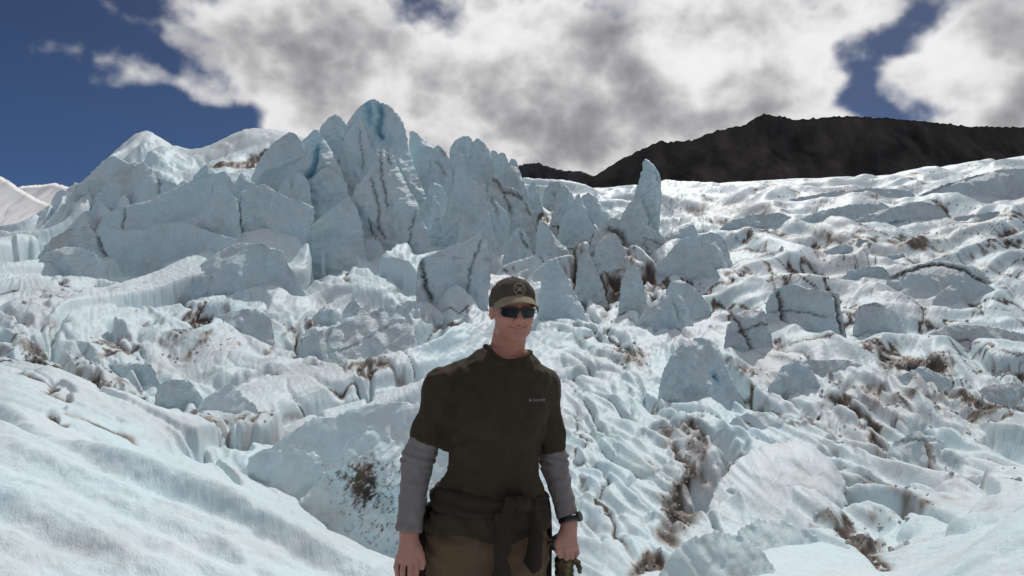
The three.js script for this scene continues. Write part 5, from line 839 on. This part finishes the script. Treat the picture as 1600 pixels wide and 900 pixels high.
const neckCut = (x, z) => { const dx = x - K(797, 560)[0], back = K(0, 541)[1] - 0.02 * sstep(-0.04, 0.06, dx), front = K(0, 561)[1] + (dx < 0 ? 0.060 : 0.036) * clamp((dx / 0.09) ** 2, 0, 1.1); return mix(back, front, sstep(-0.02, 0.045, z)); };
const shirtSdf = (p) => {
  let d = trunk(p, 0.012 + 0.010 * sstep(1.05, 0.9, p[1]));
  let sl = smin(capsule(p, slR[0], slR[1], 0.076, 0.071), capsule(p, slL[0], slL[1], 0.068, 0.064), 0.001);
  d = smin(d, smin(capsule(p, K(752, 584, 0.02), shR, 0.045, 0.074), capsule(p, K(818, 590, -0.03), shL, 0.04, 0.068), 0.02), 0.03);
  { const t = Math.max(along(p, shR, elR) * sstep(0.1, -0.1, p[0]), along(p, shL, elL) * sstep(-0.1, 0.1, p[0])); d = smin(d, sl, mix(0.05, 0.004, sstep(0.0, 0.45, t))); }
  d = smin(d, smin(capsule(p, K(766, 553, 0), K(702, 598, 0.04), 0.034, 0.062), capsule(p, K(818, 559, -0.02), K(845, 603, -0.06), 0.032, 0.056), 0.01), 0.03);
  d = smin(d, ellipsoid(p, K(738, 640, 0.085), [0.085, 0.07, 0.055]), 0.05); d = smin(d, ellipsoid(p, K(812, 645, 0.055), [0.08, 0.07, 0.05]), 0.05);
  d += folds(p);
  for (const [a, b, r, k] of CREASE) d += k * Math.exp(-((Math.max(0, capsule(p, a, b, 0, 0)) / r) ** 2));
  // open ends: sleeves, hem, neck
  const eR = along(p, shR, elR), eL = along(p, shL, elL);
  if (eR > 0.4) { const c = capsule(p, shR, elR, 0.1, 0.1); if (c < 0.03) d = Math.max(d, (eR - 0.735 + 0.02 * n2(p[0] * 20, 1)) * 0.3); }
  if (eL > 0.4) { const c = capsule(p, shL, elL, 0.095, 0.095); if (c < 0.03) d = Math.max(d, (eL - 0.83) * 0.28); }
  d = Math.max(d, hemY(p) - p[1]);
  const nb = K(793, 547, 0.05), nq = Math.hypot((p[0] - nb[0]) / 0.088, (p[2] - 0.01) / 0.10) ;
  const neckPlane = p[1] - neckCut(p[0], p[2]);
  d = smax(d, neckPlane, 0.004);
  return d;
};
const shirt = garment('t_shirt', shirtSdf, [-0.40, K(0, 850)[1], -0.26], [0.36, K(0, 525)[1], 0.28], 0.0062, shirtMat, shirtC);
// ribbed collar
{
  const pts = []; for (let i = 0; i < 40; i++) { const t = i / 40 * 2 * Math.PI, c = Math.cos(t), s = Math.sin(t); let lo = 0.02, hi = 0.16, dir = [c, 0, s]; const cen = K(791, 545, -0.005); const yAt = (x, z) => neckCut(x, z) - 0.003; for (let k = 0; k < 24; k++) { const r = (lo + hi) / 2, x = cen[0] + c * r, z = cen[2] + s * r; shirtSdf([x, yAt(x, z) - 0.004, z]) < 0 ? lo = r : hi = r; } const r = lo - 0.004, x = cen[0] + c * r, z = cen[2] + s * r; pts.push(new THREE.Vector3(x, yAt(x, z), z)); }
  const g = new THREE.TubeGeometry(new THREE.CatmullRomCurve3(pts, true), 120, 0.0075, 8, true); tint(g, dyed(shirtC)); addMesh('collar', g, shirtMat, shirt);
}
// grey sleeves of the shirt below
const wr = (p, a, b, c, A) => { const t = along(p, a, b); return A * (Math.sin(t * 26 + 7 * n3(p[0] * 9, p[1] * 9, p[2] * 9)) * 0.35 + n3(p[0] * 14, p[1] * 22, p[2] * 14)); };
for (const [a, b, c, k, cut] of [[shR, elR, wrR, 1.0, 0.96], [shL, elL, wrL, 0.88, 0.90]]) {
  const sdf = (p) => {
    let d = chain(p, [[...a, 0.066 * k], [...b, 0.058 * k], [...c, 0.046 * k]], 0.03);
    const t = along(p, b, c); d += wr(p, b, c, 0, 0.0032) * sstep(-0.3, 0.1, t) + 0.005 * Math.exp(-(((t) / 0.12) ** 2)) * Math.sin(p[1] * 190 + p[0] * 60);
    d -= 0.003 * Math.exp(-(((t - 0.93) / 0.06) ** 2));
    d = Math.max(d, (t - cut) * Math.hypot(c[0] - b[0], c[1] - b[1], c[2] - b[2]));
    return Math.max(d, (0.42 - along(p, a, b)) * 0.3);
  };
  const [lo, hi] = boxOf([a, b, c], 0.09); garment('sleeve', sdf, lo, hi, 0.0048, sleeveMat, sleeveC);
}
// trousers
const trouserSdf = (p) => {
  let d = p[1] > SECT[12].y - 0.03 ? trunk(p, -0.004) : 9;
  for (const [a, b, c] of [[hipR, knR, anR], [hipL, knL, anL]]) d = smin(d, chain(p, [[a[0], a[1], a[2], 0.108], [...b, 0.086], [c[0], c[1] + 0.02, c[2], 0.082]], 0.04), 0.05);
  d += 0.005 * n3(p[0] * 8, p[1] * 12, p[2] * 8) + 0.0035 * Math.sin(p[1] * 70 + p[0] * 26 + 3 * n3(p[0] * 6, p[1] * 6, p[2] * 6)) * clamp(0.5 + n3(p[0] * 5, p[1] * 5, 3));
  const pk = capsule(p, K(683, 822, 0.12), K(692, 850, 0.12), 0.003, 0.003); d = smax(d, -(pk), 0.004);      // slit of the side pocket
  d = Math.max(d, p[1] - K(0, 806)[1]); return Math.max(d, 0.075 - p[1]);
};
garment('trousers', trouserSdf, [-0.38, 0.02, -0.33], [0.30, K(0, 800)[1], 0.28], 0.0075, trouserMat, trouserC);
// boots
const bootMat = new THREE.MeshStandardMaterial({ name: 'boot leather', color: new THREE.Color(0.06, 0.045, 0.035), roughness: 0.75 });
for (const a of [anR, anL]) {
  const sdf = p => { let d = smin(capsule(p, [a[0], 0.06, a[2] - 0.035], [a[0], 0.048, a[2] + 0.15], 0.05, 0.042), capsule(p, [a[0], 0.06, a[2] - 0.02], [a[0], 0.19, a[2] - 0.02], 0.05, 0.055), 0.04); return Math.max(d, 0.012 - p[1]); };
  const b = addMesh('boot', surfaceNet(sdf, [a[0] - 0.09, 0, a[2] - 0.12], [a[0] + 0.09, 0.26, a[2] + 0.23], 0.006), bootMat, person);
  const sole = p => { const q = capsule([p[0], 0.03, p[2]], [a[0], 0.03, a[2] - 0.035], [a[0], 0.03, a[2] + 0.15], 0.052, 0.046); return Math.max(q, Math.abs(p[1] - 0.006) - 0.013); };
  addMesh('sole', surfaceNet(sole, [a[0] - 0.09, -0.02, a[2] - 0.12], [a[0] + 0.09, 0.04, a[2] + 0.23], 0.005), bootMat, b);
}
// jacket tied round the waist: band, knot, two hanging sleeves, the body of it hanging behind
{
  const bandY = (p) => K(0, 770)[1] - 0.03 * sstep(-0.2, 0.1, p[0]);
  const band = (p) => { const t = trunk(p, 0.026), w = 0.048 - 0.018 * sstep(-0.15, 0.09, p[0]); const f = 0.0045 * Math.sin((p[1] + p[0] * 0.25) * 120 + 2 * n3(p[0] * 7, p[1] * 7, p[2] * 7)); let d = smax(t + f, Math.abs(p[1] - bandY(p) - 0.006 * n2(p[0] * 12, 4)) - w, 0.02); return smax(d, -(trunk(p, 0.004)), 0.006); };
  const flat = (p, pts, flatten, ang) => { const c = Math.cos(ang), s = Math.sin(ang); const m = pts[0]; const q = [(p[0] - m[0]), p[1], (p[2] - m[2])]; const u = q[0] * c - q[2] * s, v = (q[0] * s + q[2] * c) / flatten; const P = pts.map(a => { const x = a[0] - m[0], z = a[2] - m[2]; return [x * c - z * s, a[1], (x * s + z * c) / flatten, a[3]]; }); return chain([u, p[1], v], P, 0.02) * Math.min(1, flatten * 1.3); };
  const jb = addMesh('tied_jacket', uvMetres(tint(surfaceNet(p => {
    let d = band(p);
    d = smin(d, ellipsoid(p, K(802, 786, 0.165), [0.026, 0.022, 0.02]) + 0.003 * n3(p[0] * 40, p[1] * 40, p[2] * 40), 0.02);
    // the back of the jacket, a loose skirt behind the hips
    const sk = Math.abs(trunk([p[0], Math.max(p[1], SECT[12].y), p[2]], 0.045 + 0.02 * Math.sin(p[0] * 38 + 1) + 0.10 * clamp((K(0, 790)[1] - p[1]) * 2.2) * sstep(0.06, -0.1, p[0]))) - 0.006;
    const [cx, cz] = trunkAt(p[1]), vz = (p[0] - cx) * TS + (p[2] - cz) * TC; let s2 = Math.max(sk, vz + 0.035); s2 = Math.max(s2, p[1] - K(0, 785)[1]); s2 = Math.max(s2, K(0, 935)[1] - p[1] + 0.03 * n2(p[0] * 9, 2));
    return smin(d, s2 * 0.8, 0.012);
  }, [-0.36, K(0, 960)[1], -0.30], [0.28, K(0, 725)[1], 0.25], 0.0062), dyed(jacketC)), 8), jacketMat, person);
  const hang = (pts, fl, ang) => { const [lo, hi] = boxOf(pts, 0.09); addMesh('jacket_sleeve', uvMetres(tint(surfaceNet(p => flat(p, pts, fl, ang) + 0.0022 * Math.sin(p[0] * 110 + 4 * n3(p[0] * 8, p[1] * 3, 1)) + 0.0016 * n3(p[0] * 16, p[1] * 7, p[2] * 16), lo, hi, 0.0055), dyed(jacketC)), 8), jacketMat, jb); };
  hang([KR(800, 784, 0.175, 0.022), KR(786, 812, 0.175, 0.026), KR(783, 860, 0.175, 0.031), KR(786, 925, 0.175, 0.042)], 0.30, -0.3);
  hang([KR(806, 784, 0.17, 0.022), KR(832, 790, 0.125, 0.026), KR(837, 835, 0.12, 0.032), KR(834, 878, 0.12, 0.044)], 0.30, -0.6);
}
// wrist watch
{
  const ax = new THREE.Vector3(wrL[0] - elL[0], wrL[1] - elL[1], wrL[2] - elL[2]).normalize(), at = K(889.5, 811, -0.012);
  const blackMat = new THREE.MeshStandardMaterial({ name: 'black rubber', color: new THREE.Color(0.012, 0.012, 0.013), roughness: 0.45 });
  const t = new THREE.TorusGeometry(0.0385, 0.0055, 10, 48); t.scale(1, 1, 2.0); t.applyQuaternion(new THREE.Quaternion().setFromUnitVectors(new THREE.Vector3(0, 0, 1), ax)); t.translate(...at);
  const w = addMesh('watch', t, blackMat, person);
  const c = new THREE.CylinderGeometry(0.019, 0.020, 0.012, 28); const out = new THREE.Vector3(0.9, 0.2, 0.4).projectOnPlane(ax).normalize(); c.applyQuaternion(new THREE.Quaternion().setFromUnitVectors(new THREE.Vector3(0, 1, 0), out)); c.translate(at[0] + out.x * 0.043, at[1] + out.y * 0.043, at[2] + out.z * 0.043); addMesh('watch_case', c, blackMat, w);
}
// cap
{
  const capC = [0.082, 0.067, 0.050], brimC = [0.27, 0.225, 0.145];
  const capMat = cloth('washed cotton', ...capC), brimMat = cloth('tan cotton', ...brimC);
  const crown = (q) => { let d = ellipsoid(q, [0, 0.034, -0.012], [0.0885, 0.094, 0.106]); d = smin(d, ellipsoid(q, [0, 0.062, 0.04], [0.06, 0.05, 0.046]), 0.03); const seam = Math.min(...[0, 1, 2].map(k => { const a = k * Math.PI / 3 + Math.PI / 6; return Math.abs(q[0] * Math.cos(a) + (q[2] + 0.012) * Math.sin(a)); })); d += 0.0012 * Math.exp(-((seam / 0.0022) ** 2)); d += 0.0022 * n3(q[0] * 24, q[1] * 24, q[2] * 24); const lower = 0.016 - 0.03 * sstep(0.02, -0.08, q[2]) + 0.034 * sstep(0.02, 0.09, q[2]); d = Math.max(d, lower - q[1]); return Math.max(d, -ellipsoid(q, [0, 0.033, -0.012], [0.082, 0.088, 0.1])); };
  const cap = addMesh('cap', uvMetres(tint(surfaceNet(p => crown(toHead(p)), [HC[0] - 0.13, HC[1] - 0.04, HC[2] - 0.14], [HC[0] + 0.13, HC[1] + 0.15, HC[2] + 0.14], 0.003), dyed(capC, 0.22, 22)), 14), capMat, person);
  // brim: a curved stiff sheet
  const pos = [], idx = [], NU = 48, NV = 14;
  const brimPt = (u, v, s) => { const a = (u - 0.5) * 2, th = a * 1.28, R0x = 0.0835, R0z = 0.099, ext = 0.072 * Math.pow(Math.cos(th * 0.92), 0.75); const x = Math.sin(th) * (R0x + 0.006 * v), z = -0.012 + Math.cos(th) * R0z + ext * v, y = 0.058 - 0.036 * a * a * (0.75 + 0.25 * v) - 0.022 * v - 0.008 * v * v + s; return fromHead([x, y, z]); };
  for (const s of [0.0017, -0.0017]) for (let j = 0; j <= NV; j++) for (let i = 0; i <= NU; i++) pos.push(...brimPt(i / NU, j / NV, s * (j === NV ? 0.3 : 1)));
  const n1 = (NU + 1) * (NV + 1); for (let j = 0; j < NV; j++) for (let i = 0; i < NU; i++) { const a = j * (NU + 1) + i, b = a + 1, c = a + NU + 1, e = c + 1; idx.push(a, c, e, a, e, b, n1 + a, n1 + e, n1 + c, n1 + a, n1 + b, n1 + e); }
  for (let i = 0; i < NU; i++) { const a = NV * (NU + 1) + i; idx.push(a, n1 + a, n1 + a + 1, a, n1 + a + 1, a + 1); }
  const g = new THREE.BufferGeometry(); g.setAttribute('position', new THREE.Float32BufferAttribute(pos, 3)); g.setIndex(idx); g.computeVertexNormals(); addMesh('brim', uvMetres(tint(g, dyed(brimC, 0.18, 25)), 14), brimMat, cap).userData.label = 'tan curved brim of the cap';
  // stitched badge: a ring, a cross of two bars and small marks
  const surf = (x, y) => { let lo = 0.02, hi = 0.15; for (let k = 0; k < 26; k++) { const m = (lo + hi) / 2; crown([x, y, m]) < 0 || ellipsoid([x, y, m], [0, 0.033, -0.012], [0.082, 0.088, 0.1]) < 0 ? lo = m : hi = m; } return lo; };
  const bx = 0.0, by = 0.079, tubes = []; const P3 = (x, y) => new THREE.Vector3(...fromHead([x, y, surf(x, y) + 0.0006]));
  const tube = (pts, closed, r = 0.0011) => tubes.push(new THREE.TubeGeometry(new THREE.CatmullRomCurve3(pts, closed), pts.length * 3, r, 6, closed));
  const R = 0.0215; tube(Array.from({ length: 28 }, (_, i) => P3(bx + R * Math.cos(i / 28 * 6.2832), by + R * Math.sin(i / 28 * 6.2832))), true);
  for (const s of [1, -1]) tube(Array.from({ length: 9 }, (_, i) => { const t = (i / 8 - 0.5) * 2; return P3(bx + s * t * R * 0.76, by + t * R * 0.64); }), false);
  tube(Array.from({ length: 10 }, (_, i) => P3(bx + 0.005 * Math.cos(i / 10 * 6.2832), by + 0.005 * Math.sin(i / 10 * 6.2832))), true, 0.0009);
  for (const s of [1, -1]) tube([P3(bx + s * 0.010, by - 0.002), P3(bx + s * 0.013, by + 0.001), P3(bx + s * 0.016, by + 0.0005)], false, 0.0009);
  addMesh('badge', mergeGeometries(tubes), new THREE.MeshStandardMaterial({ name: 'cream thread', color: new THREE.Color(0.42, 0.38, 0.29), roughness: 0.8 }), cap).userData.label = 'round stitched badge with a cross inside a ring';
  for (const [ex, ey] of [[-0.034, 0.094], [0.036, 0.094]]) { const e = new THREE.TorusGeometry(0.0022, 0.0008, 6, 14); e.translate(...fromHead([ex, ey, surf(ex, ey)])); addMesh('eyelet', e, capMat, cap); e.setAttribute('color', new THREE.Float32BufferAttribute(new Float32Array(e.attributes.position.count * 3).fill(0.03), 3)); }
  const b = new THREE.SphereGeometry(0.0065, 14, 8); b.scale(1, 0.5, 1); b.translate(...fromHead([0, 0.1285, -0.010])); tint(b, dyed(capC)); addMesh('button', uvMetres(b), capMat, cap);
}
// wrap-around sunglasses
{
  const frameMat = new THREE.MeshPhysicalMaterial({ name: 'dark frame', color: new THREE.Color(0.02, 0.018, 0.017), roughness: 0.3, clearcoat: 0.4 });
  const lensMat = new THREE.MeshPhysicalMaterial({ name: 'smoked lens', color: new THREE.Color(0.008, 0.008, 0.009), roughness: 0.12, specularIntensity: 0.7 });
  const face = (x) => 0.1035 - 5.2 * x * x * (1 + 2.2 * Math.abs(x) * 4);
  const outline = (s) => { const o = []; const c = [s * 0.0335, -0.006]; for (let i = 0; i < 36; i++) { const t = i / 36 * 6.2832, e = 0.62, cx = Math.sign(Math.cos(t)) * Math.pow(Math.abs(Math.cos(t)), e), sy = Math.sign(Math.sin(t)) * Math.pow(Math.abs(Math.sin(t)), e); const x = c[0] + cx * 0.0295, y = c[1] + sy * 0.0175 + 0.05 * (Math.abs(x) - 0.0325) * -1 * 0.6 - (sy < 0 ? 0.0025 * (1 - s * cx) : 0); o.push([x, y]); } return o; };
  const tubes = [], lens = [];
  for (const s of [-1, 1]) {
    const o = outline(s); tubes.push(new THREE.TubeGeometry(new THREE.CatmullRomCurve3(o.map(([x, y]) => new THREE.Vector3(...fromHead([x, y, face(x, y)]))), true), 72, 0.0022, 8, true));
    const c = [s * 0.0335, -0.006], pos = [], idx = []; for (let k = 0; k <= 6; k++) for (const [x, y] of o) { const t = k / 6, X = mix(c[0], x, t), Y = mix(c[1], y, t); pos.push(...fromHead([X, Y, face(X, Y) + 0.0006])); }
    for (let k = 0; k < 6; k++) for (let i = 0; i < 36; i++) { const a = k * 36 + i, b = k * 36 + (i + 1) % 36; idx.push(a, a + 36, b + 36, a, b + 36, b); }
    const n0 = pos.length / 3; for (let k = 0; k <= 6; k++) for (const [x, y] of o) { const t = k / 6, X = mix(c[0], x, t), Y = mix(c[1], y, t); pos.push(...fromHead([X, Y, face(X, Y) - 0.0012])); }
    for (let k = 0; k < 6; k++) for (let i = 0; i < 36; i++) { const a = n0 + k * 36 + i, b = n0 + k * 36 + (i + 1) % 36; idx.push(a, b + 36, a + 36, a, b, b + 36); }
    const g = new THREE.BufferGeometry(); g.setAttribute('position', new THREE.Float32BufferAttribute(pos, 3)); g.setIndex(idx); g.computeVertexNormals(); lens.push(g);
  }
  const bar = (pts, r) => tubes.push(new THREE.TubeGeometry(new THREE.CatmullRomCurve3(pts.map(p => new THREE.Vector3(...fromHead(p)))), 24, r, 8));
  bar([[-0.008, 0.004, face(0.008) + 0.001], [0, 0.006, face(0) + 0.002], [0.008, 0.004, face(0.008) + 0.001]], 0.0022);
  const gl = addMesh('sunglasses', mergeGeometries(tubes), frameMat, person);
  for (const g of lens) addMesh('lens', g, lensMat, gl);
  for (const s of [-1, 1]) { const g = new THREE.TubeGeometry(new THREE.CatmullRomCurve3([[s * 0.0595, 0.004, face(0.0595)], [s * 0.072, 0.006, 0.05], [s * 0.0795, 0.008, 0.02], [s * 0.081, 0.006, -0.012]].map(p => new THREE.Vector3(...fromHead(p)))), 24, 0.0026, 8); addMesh('temple', g, frameMat, gl); }
}
// lettering on the chest
{
  const { FontLoader } = await import('three/addons/loaders/FontLoader.js'); const { TextGeometry } = await import('three/addons/geometries/TextGeometry.js');
  const font = await new FontLoader().loadAsync('fonts/droid/droid_sans_regular.typeface.json');
  const t = new TextGeometry('Columbia', { font, size: 0.0098, depth: 0.0006, curveSegments: 3 }); const mark = new THREE.OctahedronGeometry(0.0052); mark.scale(0.8, 1.15, 0.08); mark.translate(-0.008, 0.0045, 0.0003);
  const g = mergeGeometries([t.index ? t.toNonIndexed() : t, mark.index ? mark.toNonIndexed() : mark].map(q => { q.deleteAttribute('uv'); return q; }));
  const p = g.attributes.position, o = K(831, 627, 0.1); const right = [TC, 0, -TS];
  for (let i = 0; i < p.count; i++) { const u = p.getX(i), v = p.getY(i), w = p.getZ(i); const x = o[0] + right[0] * u * 0.95, y = o[1] + v - u * 0.05, zb = -TS * u; let lo = -0.1, hi = 0.3; for (let k = 0; k < 26; k++) { const m = (lo + hi) / 2; shirtSdf([x, y, m]) < 0 ? lo = m : hi = m; } p.setXYZ(i, x, y, lo + 0.0016 + w); }
  g.computeVertexNormals(); addMesh('chest_lettering', g, new THREE.MeshStandardMaterial({ name: 'pale thread', color: new THREE.Color(0.34, 0.33, 0.3), roughness: 0.7 }), shirt);
}
// the gloves he carries
{
  const leather = new THREE.MeshStandardMaterial({ name: 'worn leather', vertexColors: true, roughness: 0.7 });
  const glove = (label, pts, fingers, c1, c2) => {
    const base = K(888, 880, 0); const g = new THREE.Group(); g.name = numbered('work_glove'); g.position.set(MB[0] + base[0], MB[1] + base[1], MB[2] + base[2]); scene.add(g);
    const [lo, hi] = boxOf([...pts, ...fingers.flat()], 0.035);
    const geo = surfaceNet(p => { let d = chain(p, pts, 0.012); for (const f of fingers) d = smin(d, chain(p, f, 0.005), 0.008); return d + 0.0022 * n3(p[0] * 60, p[1] * 60, p[2] * 60) + 0.0015 * Math.sin(p[1] * 240 + p[0] * 90); }, lo, hi, 0.0034);
    tint(geo, (x, y, z) => { const k = clamp(0.5 + 1.6 * fbm3(x * 28, y * 20, z * 28, 3)); return c1.map((v, i) => mix(v, c2[i], k)); }); geo.translate(-base[0], -base[1], -base[2]);
    addMesh('leather_shell', geo, leather, g); tag(g, label, 'glove', 'gloves carried in one hand');
  };
  glove('brown leather glove hanging fingers down from the fist, tan palm showing', [KR(886, 862, -0.022, 0.018), KR(884, 880, -0.012, 0.028), KR(884, 900, -0.008, 0.032)],
    [[KR(894, 872, -0.004, 0.011), KR(903, 880, 0.004, 0.0105), KR(906, 892, 0.006, 0.0095)], [KR(876, 900, -0.006, 0.012), KR(873, 918, -0.004, 0.011), KR(873, 932, 0, 0.0095)], [KR(884, 904, 0.0, 0.012), KR(883, 924, 0.002, 0.011), KR(884, 940, 0.004, 0.0095)], [KR(892, 902, -0.002, 0.0115), KR(893, 920, 0, 0.0105), KR(895, 934, 0.002, 0.0095)]], [0.05, 0.035, 0.018], [0.16, 0.105, 0.04]);
  glove('blackish glove bunched behind the brown one, thumb sticking out towards the leg', [KR(880, 858, -0.05, 0.016), KR(878, 876, -0.06, 0.026), KR(878, 905, -0.06, 0.028)],
    [[KR(879, 862, -0.035, 0.010), KR(868, 855, -0.008, 0.0150), KR(863, 847, 0.004, 0.0145), KR(871, 837, 0.004, 0.0095)], [KR(872, 905, -0.06, 0.012), KR(869, 925, -0.06, 0.0105)], [KR(884, 905, -0.06, 0.012), KR(885, 926, -0.06, 0.0105)]], [0.02, 0.015, 0.013], [0.045, 0.033, 0.024]);
}
renderer.render(scene, camera);
